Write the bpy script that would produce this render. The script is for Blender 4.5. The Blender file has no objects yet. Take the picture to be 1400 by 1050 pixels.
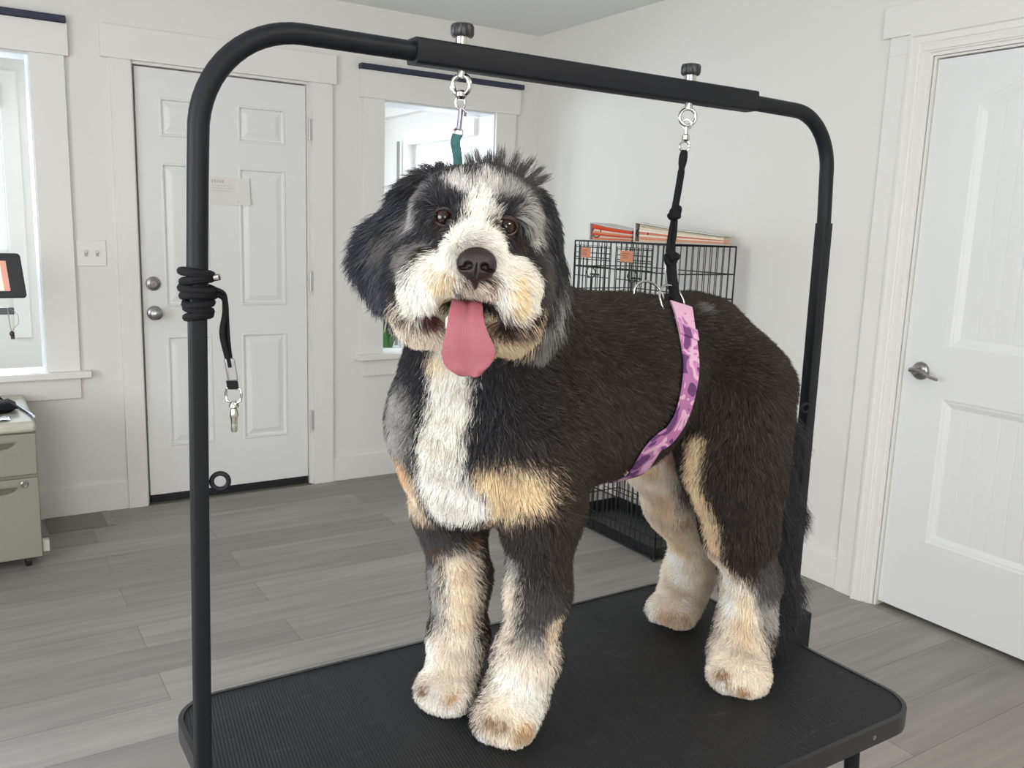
import bpy, bmesh, math, random
import numpy as np
from mathutils import Vector, Matrix
random.seed(7)
S = bpy.context.scene
COL = S.collection

# ------------------------------------------------------------------ camera
F_PX, PITCH, ROLL, YAW, EYE = 1195.9, 0.1759, 0.0345, 0.5727, 1.377
cy_, sy_ = math.cos(YAW), math.sin(YAW)
fwd = Vector((sy_*math.cos(PITCH), cy_*math.cos(PITCH), -math.sin(PITCH)))
rgt = Vector((cy_, -sy_, 0)); upv = rgt.cross(fwd)
r2 = rgt*math.cos(ROLL) + upv*math.sin(ROLL); u2 = -rgt*math.sin(ROLL) + upv*math.cos(ROLL)
cam = bpy.data.objects.new('camera', bpy.data.cameras.new('camera'))
cam.matrix_world = Matrix(((r2.x, u2.x, -fwd.x, 0), (r2.y, u2.y, -fwd.y, 0), (r2.z, u2.z, -fwd.z, EYE), (0, 0, 0, 1)))
cam.data.sensor_width = 36.0
cam.data.lens = F_PX*36.0/1400.0
cam.data.clip_start = 0.02
COL.objects.link(cam); S.camera = cam

# ------------------------------------------------------------------ world, lights, exposure
w = bpy.data.worlds.new('sky'); S.world = w; w.use_nodes = True
bg = w.node_tree.nodes['Background']
bg.inputs[0].default_value = (0.86, 0.93, 1.0, 1); bg.inputs[1].default_value = 3.2
S.view_settings.view_transform = 'Standard'; S.view_settings.look = 'None'
S.view_settings.gamma = 1.0; S.view_settings.exposure = 0.14
S.view_settings.use_curve_mapping = False
S.cycles.max_bounces = 8; S.cycles.diffuse_bounces = 5; S.cycles.glossy_bounces = 3
S.cycles.sample_clamp_indirect = 6.0
try: S.cycles.caustics_reflective = False; S.cycles.caustics_refractive = False
except Exception: pass

def area(name, loc, target, sx, sy, power, col):
    l = bpy.data.lights.new(name, 'AREA'); l.shape = 'RECTANGLE'; l.size = sx; l.size_y = sy
    l.energy = power; l.color = col
    o = bpy.data.objects.new(name, l); o.location = loc
    o.rotation_euler = (Vector(target)-Vector(loc)).to_track_quat('-Z', 'Y').to_euler()
    COL.objects.link(o); return o
# daylight pouring through the windows of the left wall, the rear wall and the porch; a ceiling lamp behind the camera
area('window_daylight_left', (-2.36, 1.0, 1.45), (0, 1.0, 1.35), 2.1, 1.5, 62, (0.90, 0.94, 1.0))
area('window_daylight_rear', (-1.25, -2.36, 1.65), (0.3, 2.0, 1.2), 1.3, 1.3, 54, (1.0, 0.97, 0.95))
area('porch_daylight', (0.4, 6.9, 1.7), (0.6, 4.3, 1.2), 3.6, 1.6, 210, (0.80, 0.90, 1.0))
area('ceiling_lamp_light', (1.0, -0.6, 2.40), (1.0, -0.6, 0), 0.55, 0.55, 26, (1.0, 0.93, 0.80))

# ------------------------------------------------------------------ helpers
def srgb(*c):
    c = [x/255.0 for x in c]
    return tuple((x/12.92 if x <= 0.04045 else ((x+0.055)/1.055)**2.4) for x in c) + (1.0,)
def mat(name, col, rough=0.5, metal=0.0, spec=0.5, noise=0.0, nscale=20.0, bump=0.0, bscale=200.0, stretch=None, emit=0.0):
    m = bpy.data.materials.new(name); m.use_nodes = True
    nt = m.node_tree; p = nt.nodes['Principled BSDF']
    p.inputs['Base Color'].default_value = col; p.inputs['Roughness'].default_value = rough
    p.inputs['Metallic'].default_value = metal; p.inputs['Specular IOR Level'].default_value = spec
    tc = nt.nodes.new('ShaderNodeTexCoord')
    src = tc.outputs['Object']
    if stretch:
        mp = nt.nodes.new('ShaderNodeMapping'); mp.inputs['Scale'].default_value = stretch
        nt.links.new(src, mp.inputs[0]); src = mp.outputs[0]
    if noise:
        n = nt.nodes.new('ShaderNodeTexNoise'); n.inputs['Scale'].default_value = nscale; n.inputs['Detail'].default_value = 4
        nt.links.new(src, n.inputs['Vector'])
        mx = nt.nodes.new('ShaderNodeMix'); mx.data_type = 'RGBA'
        mx.inputs[6].default_value = tuple(max(0, c*(1-noise)) for c in col[:3])+(1,)
        mx.inputs[7].default_value = tuple(min(1, c*(1+noise)) for c in col[:3])+(1,)
        nt.links.new(n.outputs[0], mx.inputs[0]); nt.links.new(mx.outputs[2], p.inputs['Base Color'])
    if bump:
        n2 = nt.nodes.new('ShaderNodeTexNoise'); n2.inputs['Scale'].default_value = bscale; n2.inputs['Detail'].default_value = 3
        nt.links.new(src, n2.inputs['Vector'])
        b = nt.nodes.new('ShaderNodeBump'); b.inputs['Strength'].default_value = bump; b.inputs['Distance'].default_value = 0.002
        nt.links.new(n2.outputs[0], b.inputs['Height']); nt.links.new(b.outputs[0], p.inputs['Normal'])
    return m

class MB:
    """collects shapes in world coordinates and links them as one mesh"""
    def __init__(s): s.v = []; s.f = []
    def add(s, vs, fs):
        n = len(s.v); s.v += [tuple(v) for v in vs]; s.f += [tuple(i+n for i in f) for f in fs]; return s
    def quad(s, a, b, c, d): return s.add([a, b, c, d], [(0, 1, 2, 3)])
    def box(s, x0, x1, y0, y1, z0, z1):
        vs = [(x, y, z) for x in (x0, x1) for y in (y0, y1) for z in (z0, z1)]
        return s.add(vs, [(0, 1, 3, 2), (4, 6, 7, 5), (0, 4, 5, 1), (2, 3, 7, 6), (0, 2, 6, 4), (1, 5, 7, 3)])
    def obox(s, c, ax, h):
        c = Vector(c); ax = [Vector(a).normalized() for a in ax]
        vs = [c + ax[0]*h[0]*i + ax[1]*h[1]*j + ax[2]*h[2]*k for i in (-1, 1) for j in (-1, 1) for k in (-1, 1)]
        return s.add(vs, [(0, 1, 3, 2), (4, 6, 7, 5), (0, 4, 5, 1), (2, 3, 7, 6), (0, 2, 6, 4), (1, 5, 7, 3)])
    def tube(s, path, r, n=12, closed=False, sq=False, ref=None, flat=None):
        """sweep a circle (or rounded square / flat band) along a path; r may be a list"""
        P = [Vector(p) for p in path]; m = len(P)
        rr = r if isinstance(r, (list, tuple)) else [r]*m
        if flat: sec = [(flat[0]*a, flat[1]*b) for a, b in ((1, .6), (.9, 1), (-.9, 1), (-1, .6), (-1, -.6), (-.9, -1), (.9, -1), (1, -.6))]; rr = [1.0]*m
        elif sq:
            k = 0.72; sec = []
            for cx, cy, a0 in ((1, 1, 0), (-1, 1, 90), (-1, -1, 180), (1, -1, 270)):
                for j in range(4):
                    a = math.radians(a0 + 30*j); sec.append((cx*k + (1-k)*math.cos(a), cy*k + (1-k)*math.sin(a)))
        else: sec = [(math.cos(2*math.pi*i/n), math.sin(2*math.pi*i/n)) for i in range(n)]
        ns = len(sec); T = []
        for i in range(m):
            if closed: t = P[(i+1) % m] - P[i-1]
            elif i == 0: t = P[1]-P[0]
            elif i == m-1: t = P[-1]-P[-2]
            else: t = (P[i+1]-P[i]).normalized() + (P[i]-P[i-1]).normalized()
            T.append(t.normalized())
        u = Vector(ref) if ref else (Vector((0, 0, 1)) if abs(T[0].z) < .9 else Vector((1, 0, 0)))
        vs = []
        for i in range(m):
            u = (u - T[i]*u.dot(T[i])).normalized(); v = T[i].cross(u)
            vs += [P[i] + (u*a + v*b)*rr[i] for a, b in sec]
        fs = [(i*ns+j, i*ns+(j+1) % ns, ((i+1) % m)*ns+(j+1) % ns, ((i+1) % m)*ns+j) for i in range(m if closed else m-1) for j in range(ns)]
        if not closed: fs += [tuple(reversed(range(ns))), tuple(range((m-1)*ns, m*ns))]
        return s.add(vs, fs)
    def lathe(s, c, ax, prof, n=24):
        """prof: (radius, distance along the axis)"""
        c = Vector(c); ax = Vector(ax).normalized()
        u = ax.orthogonal().normalized(); v = ax.cross(u); vs = []
        for r, h in prof:
            vs += [c + ax*h + (u*math.cos(2*math.pi*i/n) + v*math.sin(2*math.pi*i/n))*max(r, 1e-5) for i in range(n)]
        m = len(prof)
        fs = [(i*n+j, i*n+(j+1) % n, (i+1)*n+(j+1) % n, (i+1)*n+j) for i in range(m-1) for j in range(n)]
        fs += [tuple(reversed(range(n))), tuple(range((m-1)*n, m*n))]
        return s.add(vs, fs)
    def ball(s, c, r, n=16, m=10, sc=(1, 1, 1)):
        c = Vector(c)
        return s.lathe(c, (0, 0, 1), [(r*math.sin(math.pi*i/m)*sc[0], -r*math.cos(math.pi*i/m)*sc[2]) for i in range(m+1)], n)
    def prism(s, pts, off):
        off = Vector(off); a = [Vector(p) for p in pts]; n = len(a)
        return s.add(a + [p+off for p in a], [tuple(reversed(range(n))), tuple(range(n, 2*n))] + [(i, (i+1) % n, n+(i+1) % n, n+i) for i in range(n)])
    def build(s, name, m, parent=None, smooth=False, bevel=0, loc=None, angle=40):
        me = bpy.data.meshes.new(name)
        if parent is not None: o0 = ORG[parent.as_pointer()]
        elif loc is not None: o0 = Vector(loc)
        else:
            A = np.array(s.v); o0 = Vector(((A[:, 0].min()+A[:, 0].max())/2, (A[:, 1].min()+A[:, 1].max())/2, A[:, 2].min()))
        me.from_pydata([Vector(v)-o0 for v in s.v], [], s.f); me.update()
        bm = bmesh.new(); bm.from_mesh(me); bmesh.ops.recalc_face_normals(bm, faces=bm.faces); bm.to_mesh(me); bm.free()
        me.materials.append(m)
        o = bpy.data.objects.new(name, me); COL.objects.link(o)
        if parent is not None: o.parent = parent
        else: o.location = o0
        ORG[o.as_pointer()] = o0
        if bevel:
            b = o.modifiers.new('bevel', 'BEVEL'); b.width = bevel; b.segments = 3; b.limit_method = 'ANGLE'; b.angle_limit = math.radians(35)
        if smooth or bevel:
            me.polygons.foreach_set('use_smooth', [True]*len(me.polygons))
            try: me.set_sharp_from_angle(angle=math.radians(angle))
            except Exception: pass
        return o
ORG = {}
def tag(o, label=None, cat=None, group=None, kind=None):
    if label: o['label'] = label
    if cat: o['category'] = cat
    if group: o['group'] = group
    if kind: o['kind'] = kind
    return o
def thing(name, loc, label, cat, group=None, kind=None):
    o = bpy.data.objects.new(name, None); o.location = loc; o.empty_display_size = .05
    COL.objects.link(o); ORG[o.as_pointer()] = Vector(loc)
    return tag(o, label, cat, group, kind)
def arc(c, a, b, r, t0, t1, n):
    c, a, b = Vector(c), Vector(a), Vector(b)
    return [c + a*r*math.cos(t0+(t1-t0)*i/n) + b*r*math.sin(t0+(t1-t0)*i/n) for i in range(n+1)]
def ring(c, a, b, r, n=28): return arc(c, a, b, r, 0, 2*math.pi*(n-1)/n, n-1)
def smooth_path(pts, k=8):
    P = [Vector(p) for p in pts]; out = []
    for i in range(len(P)-1):
        p0 = P[max(i-1, 0)]; p1 = P[i]; p2 = P[i+1]; p3 = P[min(i+2, len(P)-1)]
        for j in range(k):
            t = j/k
            out.append(0.5*((2*p1) + (p2-p0)*t + (2*p0-5*p1+4*p2-p3)*t*t + (3*p1-p0-3*p2+p3)*t**3))
    out.append(P[-1]); return out

# ------------------------------------------------------------------ materials
M = {}
M['wall'] = mat('wall_paint', srgb(228, 226, 221), .62, spec=.3, bump=.12, bscale=60)
M['trim'] = mat('trim_paint', srgb(231, 229, 225), .42, spec=.4, bump=.05, bscale=90)
M['ceiling'] = mat('ceiling_paint', srgb(234, 236, 234), .8, spec=.2, bump=.15, bscale=80)
M['door'] = mat('door_paint', srgb(230, 230, 228), .38, spec=.4, bump=.03, bscale=120)
M['door2'] = mat('door_paint_cool', srgb(231, 232, 232), .42, spec=.4, bump=.03, bscale=120)
M['black_metal'] = mat('black_powder_coat', srgb(22, 24, 29), .5, spec=.22, bump=.1, bscale=900)
M['black_plastic'] = mat('black_plastic', srgb(30, 31, 34), .4, spec=.5)
M['rubber'] = mat('black_rubber', srgb(20, 20, 22), .7, spec=.3, bump=.2, bscale=300)
M['chrome'] = mat('polished_steel', (.56, .54, .51, 1), .18, 1.0)
M['nickel'] = mat('brushed_nickel', (.36, .35, .34, 1), .28, 1.0)
M['wire'] = mat('black_wire', srgb(22, 22, 24), .45)
M['webbing'] = mat('black_webbing', srgb(22, 22, 25), .8, spec=.2, bump=.4, bscale=700)
M['rail'] = mat('navy_rail', srgb(40, 46, 66), .45)
M['beige'] = mat('shaded_beige_steel', srgb(140, 136, 125), .55, bump=.15, bscale=500)  # cabinet beige, darkened: the shade on its front is put into the colour
M['beige_dark'] = mat('dark_beige', srgb(98, 95, 83), .6)  # darker beige: painted shade of the drawer pulls; also the threshold
M['paper'] = mat('white_paper', srgb(226, 222, 218), .8, spec=.2)
M['tag'] = mat('orange_tag', srgb(206, 138, 100), .6)
M['sky_white'] = mat('vinyl_white', srgb(236, 240, 244), .35)

def floor_mat():
    m = bpy.data.materials.new('grey_wood_plank'); m.use_nodes = True; nt = m.node_tree; p = nt.nodes['Principled BSDF']
    tc = nt.nodes.new('ShaderNodeTexCoord')
    mp = nt.nodes.new('ShaderNodeMapping'); mp.inputs['Location'].default_value = (.31, .045, 0)
    nt.links.new(tc.outputs['Object'], mp.inputs[0])
    br = nt.nodes.new('ShaderNodeTexBrick'); br.offset = .37; br.offset_frequency = 2
    br.inputs['Scale'].default_value = 1; br.inputs['Brick Width'].default_value = 1.22; br.inputs['Row Height'].default_value = .18
    br.inputs['Mortar Size'].default_value = .0012; br.inputs['Mortar Smooth'].default_value = .3; br.inputs['Bias'].default_value = 0
    br.inputs['Color1'].default_value = srgb(141, 137, 132); br.inputs['Color2'].default_value = srgb(159, 154, 149); br.inputs['Mortar'].default_value = srgb(112, 108, 104)
    nt.links.new(mp.outputs[0], br.inputs['Vector'])
    def grain(sc, scale, detail, dist):
        g = nt.nodes.new('ShaderNodeMapping'); g.inputs['Scale'].default_value = sc; nt.links.new(tc.outputs['Object'], g.inputs[0])
        n = nt.nodes.new('ShaderNodeTexNoise'); n.inputs['Scale'].default_value = scale; n.inputs['Detail'].default_value = detail; n.inputs['Distortion'].default_value = dist
        nt.links.new(g.outputs[0], n.inputs['Vector']); return n
    n1 = grain((1.2, 16, 1), 2.2, 6, .6); n2 = grain((.8, 5, 1), 1.7, 3, .3)
    def ramp(src, lo, hi, a, b):
        r = nt.nodes.new('ShaderNodeMapRange'); r.inputs[1].default_value = lo; r.inputs[2].default_value = hi; r.inputs[3].default_value = a; r.inputs[4].default_value = b
        nt.links.new(src, r.inputs[0]); return r.outputs[0]
    a = ramp(n1.outputs[0], .3, .7, .88, 1.10); b = ramp(n2.outputs[0], .3, .7, .90, 1.08)
    mu = nt.nodes.new('ShaderNodeMath'); mu.operation = 'MULTIPLY'; nt.links.new(a, mu.inputs[0]); nt.links.new(b, mu.inputs[1])
    vm = nt.nodes.new('ShaderNodeVectorMath'); vm.operation = 'SCALE'; nt.links.new(br.outputs['Color'], vm.inputs[0]); nt.links.new(mu.outputs[0], vm.inputs['Scale'])
    nt.links.new(vm.outputs[0], p.inputs['Base Color'])
    p.inputs['Roughness'].default_value = .52; p.inputs['Specular IOR Level'].default_value = .35
    bp = nt.nodes.new('ShaderNodeBump'); bp.inputs['Strength'].default_value = .12; bp.inputs['Distance'].default_value = .001
    nt.links.new(n1.outputs[0], bp.inputs['Height']); nt.links.new(bp.outputs[0], p.inputs['Normal'])
    return m
M['floor'] = floor_mat()

def mat_mat():
    m = bpy.data.materials.new('ribbed_rubber_mat'); m.use_nodes = True; nt = m.node_tree; p = nt.nodes['Principled BSDF']
    tc = nt.nodes.new('ShaderNodeTexCoord')
    wv = nt.nodes.new('ShaderNodeTexWave'); wv.wave_type = 'BANDS'; wv.bands_direction = 'X'; wv.inputs['Scale'].default_value = 62
    mp = nt.nodes.new('ShaderNodeMapping'); mp.inputs['Rotation'].default_value = (0, 0, math.radians(8)); nt.links.new(tc.outputs['Object'], mp.inputs[0]); nt.links.new(mp.outputs[0], wv.inputs['Vector'])
    vo = nt.nodes.new('ShaderNodeTexVoronoi'); vo.inputs['Scale'].default_value = 260; nt.links.new(tc.outputs['Object'], vo.inputs['Vector'])
    ad = nt.nodes.new('ShaderNodeMath'); ad.operation = 'MULTIPLY_ADD'; ad.inputs[1].default_value = .35
    nt.links.new(vo.outputs['Distance'], ad.inputs[0]); nt.links.new(wv.outputs[0], ad.inputs[2])
    bp = nt.nodes.new('ShaderNodeBump'); bp.inputs['Strength'].default_value = .5; bp.inputs['Distance'].default_value = .0012
    nt.links.new(ad.outputs[0], bp.inputs['Height']); nt.links.new(bp.outputs[0], p.inputs['Normal'])
    # faint scratches and dust
    mp2 = nt.nodes.new('ShaderNodeMapping'); mp2.inputs['Scale'].default_value = (5, 26, 1); mp2.inputs['Rotation'].default_value = (0, 0, .5); nt.links.new(tc.outputs['Object'], mp2.inputs[0])
    n = nt.nodes.new('ShaderNodeTexNoise'); n.inputs['Scale'].default_value = 3.0; n.inputs['Detail'].default_value = 7; nt.links.new(mp2.outputs[0], n.inputs['Vector'])
    mr = nt.nodes.new('ShaderNodeMapRange'); mr.inputs[1].default_value = .62; mr.inputs[2].default_value = .80; nt.links.new(n.outputs[0], mr.inputs[0])
    mx = nt.nodes.new('ShaderNodeMix'); mx.data_type = 'RGBA'; mx.inputs[6].default_value = srgb(27, 28, 31); mx.inputs[7].default_value = srgb(62, 62, 64)
    nt.links.new(mr.outputs[0], mx.inputs[0]); nt.links.new(mx.outputs[2], p.inputs['Base Color'])
    p.inputs['Roughness'].default_value = .62; p.inputs['Specular IOR Level'].default_value = .35
    return m
M['mat'] = mat_mat()

def camo_mat():
    m = bpy.data.materials.new('pink_camo_webbing'); m.use_nodes = True; nt = m.node_tree; p = nt.nodes['Principled BSDF']
    tc = nt.nodes.new('ShaderNodeTexCoord')
    n = nt.nodes.new('ShaderNodeTexNoise'); n.inputs['Scale'].default_value = 24; n.inputs['Detail'].default_value = 1.5; n.inputs['Distortion'].default_value = .8
    nt.links.new(tc.outputs['Object'], n.inputs['Vector'])
    r = nt.nodes.new('ShaderNodeValToRGB'); r.color_ramp.interpolation = 'CONSTANT'; e = r.color_ramp.elements
    e[0].position = 0; e[0].color = srgb(98, 62, 106); e[1].position = .40; e[1].color = srgb(166, 108, 156)
    for pos, c in ((.50, srgb(208, 166, 192)), (.60, srgb(184, 126, 172)), (.68, srgb(108, 64, 114))):
        q = e.new(pos); q.color = c
    nt.links.new(n.outputs[0], r.inputs[0]); nt.links.new(r.outputs[0], p.inputs['Base Color'])
    p.inputs['Roughness'].default_value = .75; p.inputs['Specular IOR Level'].default_value = .2
    return m
M['camo'] = camo_mat()
def teal_mat():
    m = mat('teal_webbing', srgb(58, 98, 98), .75, spec=.2, noise=.45, nscale=90, bump=.3, bscale=600); return m
M['teal'] = teal_mat()
# ================================================================== the room
YB, XR, XL, YR, H = 4.355, 2.916, -2.40, -2.40, 2.456
TW = .155                                             # wall thickness
def wall_grid(mb, us, vs, holes, put):
    """thick wall: boxes on a grid with rectangular holes left open"""
    us = sorted(set(us)); vs = sorted(set(vs))
    for i in range(len(us)-1):
        for j in range(len(vs)-1):
            uc, vc = (us[i]+us[i+1])/2, (vs[j]+vs[j+1])/2
            if any(a < uc < b and c < vc < d for a, b, c, d in holes): continue
            put(us[i], us[i+1], vs[j], vs[j+1])
def wall(name, axis, pos, thick, u0, u1, holes, m, z0=0, z1=H):
    mb = MB(); us = [u0, u1]; vs = [z0, z1]
    for a, b, c, d in holes: us += [a, b]; vs += [c, d]
    lo, hi = min(pos, pos+thick), max(pos, pos+thick)
    if axis == 'y': wall_grid(mb, us, vs, holes, lambda a, b, c, d: mb.box(a, b, lo, hi, c, d))
    else: wall_grid(mb, us, vs, holes, lambda a, b, c, d: mb.box(lo, hi, a, b, c, d))
    return tag(mb.build(name, m), kind='structure')
W1 = (-.62, .338, .665, 2.030)                         # window 1 opening (x0, x1, z0, z1)
W2 = (1.955, 2.634, .680, 2.006)                       # window 2 opening
D1 = (.735, 1.550, 0.0, 2.045)                         # front door opening
D2 = (1.075, 1.905, 0.0, 2.012)                        # side door opening (y0, y1, z0, z1)
tag(MB().box(XL-.3, XR+.4, YR-.3, 7.2, -.10, 0).build('floor', M['floor'], loc=(0, 0, 0)), kind='structure')
tag(MB().box(XL-.16, XR+.16, YR-.16, YB+TW, H, H+.08).build('ceiling', M['ceiling']), kind='structure')
wall('wall_back', 'y', YB, TW, XL-.16, XR+.16, [W1, W2, D1], M['wall'])
wall('wall_right', 'x', XR, .13, YR-.16, YB, [D2], M['wall'])
wall('wall_left', 'x', XL, -.13, YR-.16, YB, [(0.0, 2.0, .75, 2.15)], M['wall'])
wall('wall_rear', 'y', YR, -.13, XL, XR, [(-1.95, -.55, .95, 2.30)], M['wall'])

# ---- glazed porch behind the back wall
PY0, PY1, PX0, PX1, PH = YB+TW, 6.25, -1.7, 2.66, 2.30
wall('wall_porch_outer', 'y', PY1, .12, PX0-.12, PX1+.12, [(-1.3, .318, 1.14, 2.10), (.75, 1.9, 1.14, 2.10)], M['wall'], 0, PH)
wall('wall_porch_right', 'x', PX1, .12, PY0, PY1, [(4.75, 5.485, .75, 1.905)], M['wall'], 0, PH)
wall('wall_porch_left', 'x', PX0, -.12, PY0, PY1, [], M['wall'], 0, PH)
tag(MB().box(PX0-.12, PX1+.12, PY0, PY1+.12, PH, PH+.06).build('ceiling_porch', M['wall']), kind='structure')
def frame_rect(mb, axis, pos, th, r, wd):
    a, b, c, d = r
    for u0, u1, v0, v1 in ((a, a+wd, c, d), (b-wd, b, c, d), (a+wd, b-wd, c, c+wd), (a+wd, b-wd, d-wd, d)):
        if axis == 'y': mb.box(u0, u1, pos, pos+th, v0, v1)
        else: mb.box(pos, pos+th, u0, u1, v0, v1)
def glass_mat():
    m = bpy.data.materials.new('window_glass'); m.use_nodes = True; nt = m.node_tree
    nt.nodes.remove(nt.nodes['Principled BSDF'])
    t = nt.nodes.new('ShaderNodeBsdfTransparent'); g = nt.nodes.new('ShaderNodeBsdfGlossy'); g.inputs['Roughness'].default_value = .02
    mx = nt.nodes.new('ShaderNodeMixShader'); mx.inputs[0].default_value = .05; nt.links.new(t.outputs[0], mx.inputs[1]); nt.links.new(g.outputs[0], mx.inputs[2])
    nt.links.new(mx.outputs[0], nt.nodes['Material Output'].inputs[0]); return m
M['glass'] = glass_mat()
def glazed(name, axis, pos, r, wd=.05, bar=None, label='white framed window'):
    t = thing(name, ((r[0]+r[1])/2, pos, r[2]) if axis == 'y' else (pos, (r[0]+r[1])/2, r[2]), None, None, kind='structure')
    mb = MB(); frame_rect(mb, axis, pos, .05, r, wd)
    if bar: 
        if axis == 'y': mb.box(r[0]+wd, r[1]-wd, pos+.01, pos+.04, bar-.02, bar+.02)
        else: mb.box(pos+.01, pos+.04, r[0]+wd, r[1]-wd, bar-.02, bar+.02)
    mb.build('sash', M['sky_white'], t)
    g = MB()
    if axis == 'y': g.box(r[0]+wd, r[1]-wd, pos+.023, pos+.027, r[2]+wd, r[3]-wd)
    else: g.box(pos+.023, pos+.027, r[0]+wd, r[1]-wd, r[2]+wd, r[3]-wd)
    g.build('pane', M['glass'], t); return t
glazed('window_3', 'y', PY1+.03, (-1.3, .318, 1.14, 2.10), .045, 1.50)
glazed('window_4', 'y', PY1+.03, (.75, 1.9, 1.14, 2.10), .045)
glazed('window_5', 'x', PX1+.03, (4.75, 5.485, .75, 1.905), .03)
glazed('window_6', 'x', XL-.10, (0.0, 2.0, .75, 2.15), .05, 1.45)
glazed('window_7', 'y', YR-.10, (-1.95, -.55, .95, 2.30), .05, 1.6)
# porch trims seen through window 1 and window 2
tag(MB().box(.318, .41, PY1-.022, PY1, .60, 2.20).build('trim_1', M['trim']), kind='structure')
tag(MB().box(PX1-.02, PX1, 5.485, 5.57, .10, 1.905).build('trim_2', M['trim']), kind='structure')
tag(MB().box(PX1-.02, PX1, 4.60, 5.57, 1.905, 2.0).build('trim_3', M['trim']), kind='structure')
tag(MB().box(PX1-.055, PX1, PY0, PY1, 2.10, 2.15).box(PX1-.035, PX1, PY0, PY1, 2.15, PH).build('trim_4', M['trim']), kind='structure')
tag(MB().box(2.610, 2.626, 5.575, 5.591, .1, 1.93).build('porch_rod', M['nickel']), 'thin grey vertical rod in the corner of the porch seen through the right window', 'rod')

# ---- window casings of the back wall
def casing_window(name, op, left, right, head_x, head_z, sill_x, sill_z, apron_x, apron_z):
    t = thing(name, ((op[0]+op[1])/2, YB, op[2]), None, None, kind='structure')
    d = .020
    mb = MB()
    mb.box(left[0], left[1], YB-d, YB, sill_z[1], head_z[0]); mb.box(right[0], right[1], YB-d, YB, sill_z[1], head_z[0])
    mb.build('side_casing', M['trim'], t, bevel=.0015)
    MB().box(head_x[0], head_x[1], YB-d-.007, YB, head_z[0], head_z[1]).build('head_casing', M['trim'], t, bevel=.0015)
    MB().box(sill_x[0], sill_x[1], YB-.055, YB+TW, sill_z[0], sill_z[1]).build('sill', M['trim'], t, bevel=.004)
    MB().box(apron_x[0], apron_x[1], YB-.018, YB, apron_z[0], apron_z[1]).build('apron', M['trim'], t, bevel=.0015)
    rv = MB()
    rv.box(op[0]-.001, op[0]+.006, YB, YB+TW, op[2], op[3]); rv.box(op[1]-.006, op[1]+.001, YB, YB+TW, op[2], op[3]); rv.box(op[0]+.006, op[1]-.006, YB, YB+TW, op[3]-.006, op[3]+.001)
    rv.build('reveal', M['sky_white'], t)
    return t
casing_window('window_1', W1, (-.75, -.62), (.338, .470), (-.78, .487), (2.036, 2.166), (-.80, .512), (.647, .677), (-.76, .470), (.551, .647))
casing_window('window_2', W2, (1.838, 1.955), (2.634, 2.762), (1.815, 2.785), (2.010, 2.146), (1.800, 2.80), (.655, .684), (1.846, 2.75), (.566, .655))
# blue-black rails on top of the two window casings
for nm, x0, x1, z0, z1, lb in (('curtain_rail', -.80, .482, 2.168, 2.196, 'dark navy rail above the left window, by the ceiling'), ('curtain_rail', 1.816, 2.800, 2.148, 2.174, 'dark navy rail above the middle window, behind the black crossbar')):
    tag(MB().box(x0, x1, YB-.040, YB, z0, z1).build(nm, M['rail'], bevel=.003), lb, 'curtain rail')

# ---- paneled door leaves
def loft(mb, loops):
    n = len(loops[0]); base = []
    for L in loops: base += L
    mb.add(base, [(k*n+i, k*n+(i+1) % n, (k+1)*n+(i+1) % n, (k+1)*n+i) for k in range(len(loops)-1) for i in range(n)])
def leaf(mb, to, u0, u1, v0, v1, rects):
    """flat door face with rectangular holes; to(u, v, depth) maps to the world"""
    us = sorted({u0, u1} | {r[0] for r in rects} | {r[1] for r in rects}); vs = sorted({v0, v1} | {r[2] for r in rects} | {r[3] for r in rects})
    for i in range(len(us)-1):
        for j in range(len(vs)-1):
            uc, vc = (us[i]+us[i+1])/2, (vs[j]+vs[j+1])/2
            if any(r[0] < uc < r[1] and r[2] < vc < r[3] for r in rects): continue
            mb.quad(to(us[i], vs[j], 0), to(us[i+1], vs[j], 0), to(us[i+1], vs[j+1], 0), to(us[i], vs[j+1], 0))
# front door: six raised panels
D1Y = YB+.012
d1 = thing('door_1', (1.14, D1Y, 0), None, None, kind='structure')
to1 = lambda u, v, d: (u, D1Y+d, v)
u0, u1, v0, v1 = .752, 1.541, .042, 2.034
cl, cr = (.850, 1.062), (1.204, 1.436)
rects = [(a, b, c, d) for a, b in (cl, cr) for c, d in ((.277, .818), (.955, 1.622), (1.738, 1.912))]
mb = MB(); leaf(mb, to1, u0, u1, v0, v1, rects)
for a, b, c, d in rects:
    rect = lambda e, dp: [to1(a+e, c+e, dp), to1(b-e, c+e, dp), to1(b-e, d-e, dp), to1(a+e, d-e, dp)]
    L = [rect(0, 0), rect(.004, -.004), rect(.010, -.004), rect(.015, .009), rect(.021, .009), rect(.046, .001), rect(.050, .0005)]
    loft(mb, L); mb.quad(*L[-1])
mb.box(u0, u1, D1Y+.0095, D1Y+.045, v0, v1)
mb.quad(to1(u0, v0, 0), to1(u0, v1, 0), to1(u0, v1, .0095), to1(u0, v0, .0095)); mb.quad(to1(u1, v0, 0), to1(u1, v1, 0), to1(u1, v1, .0095), to1(u1, v0, .0095))
mb.quad(to1(u0, v1, 0), to1(u1, v1, 0), to1(u1, v1, .0095), to1(u0, v1, .0095))
mb.build('door_leaf', M['door'], d1)
MB().box(u0+.004, u1-.004, D1Y-.006, D1Y+.045, .004, .040).build('door_sweep', mat('black_sweep', srgb(22, 22, 25), .55, noise=.8, nscale=60), d1)
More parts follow.
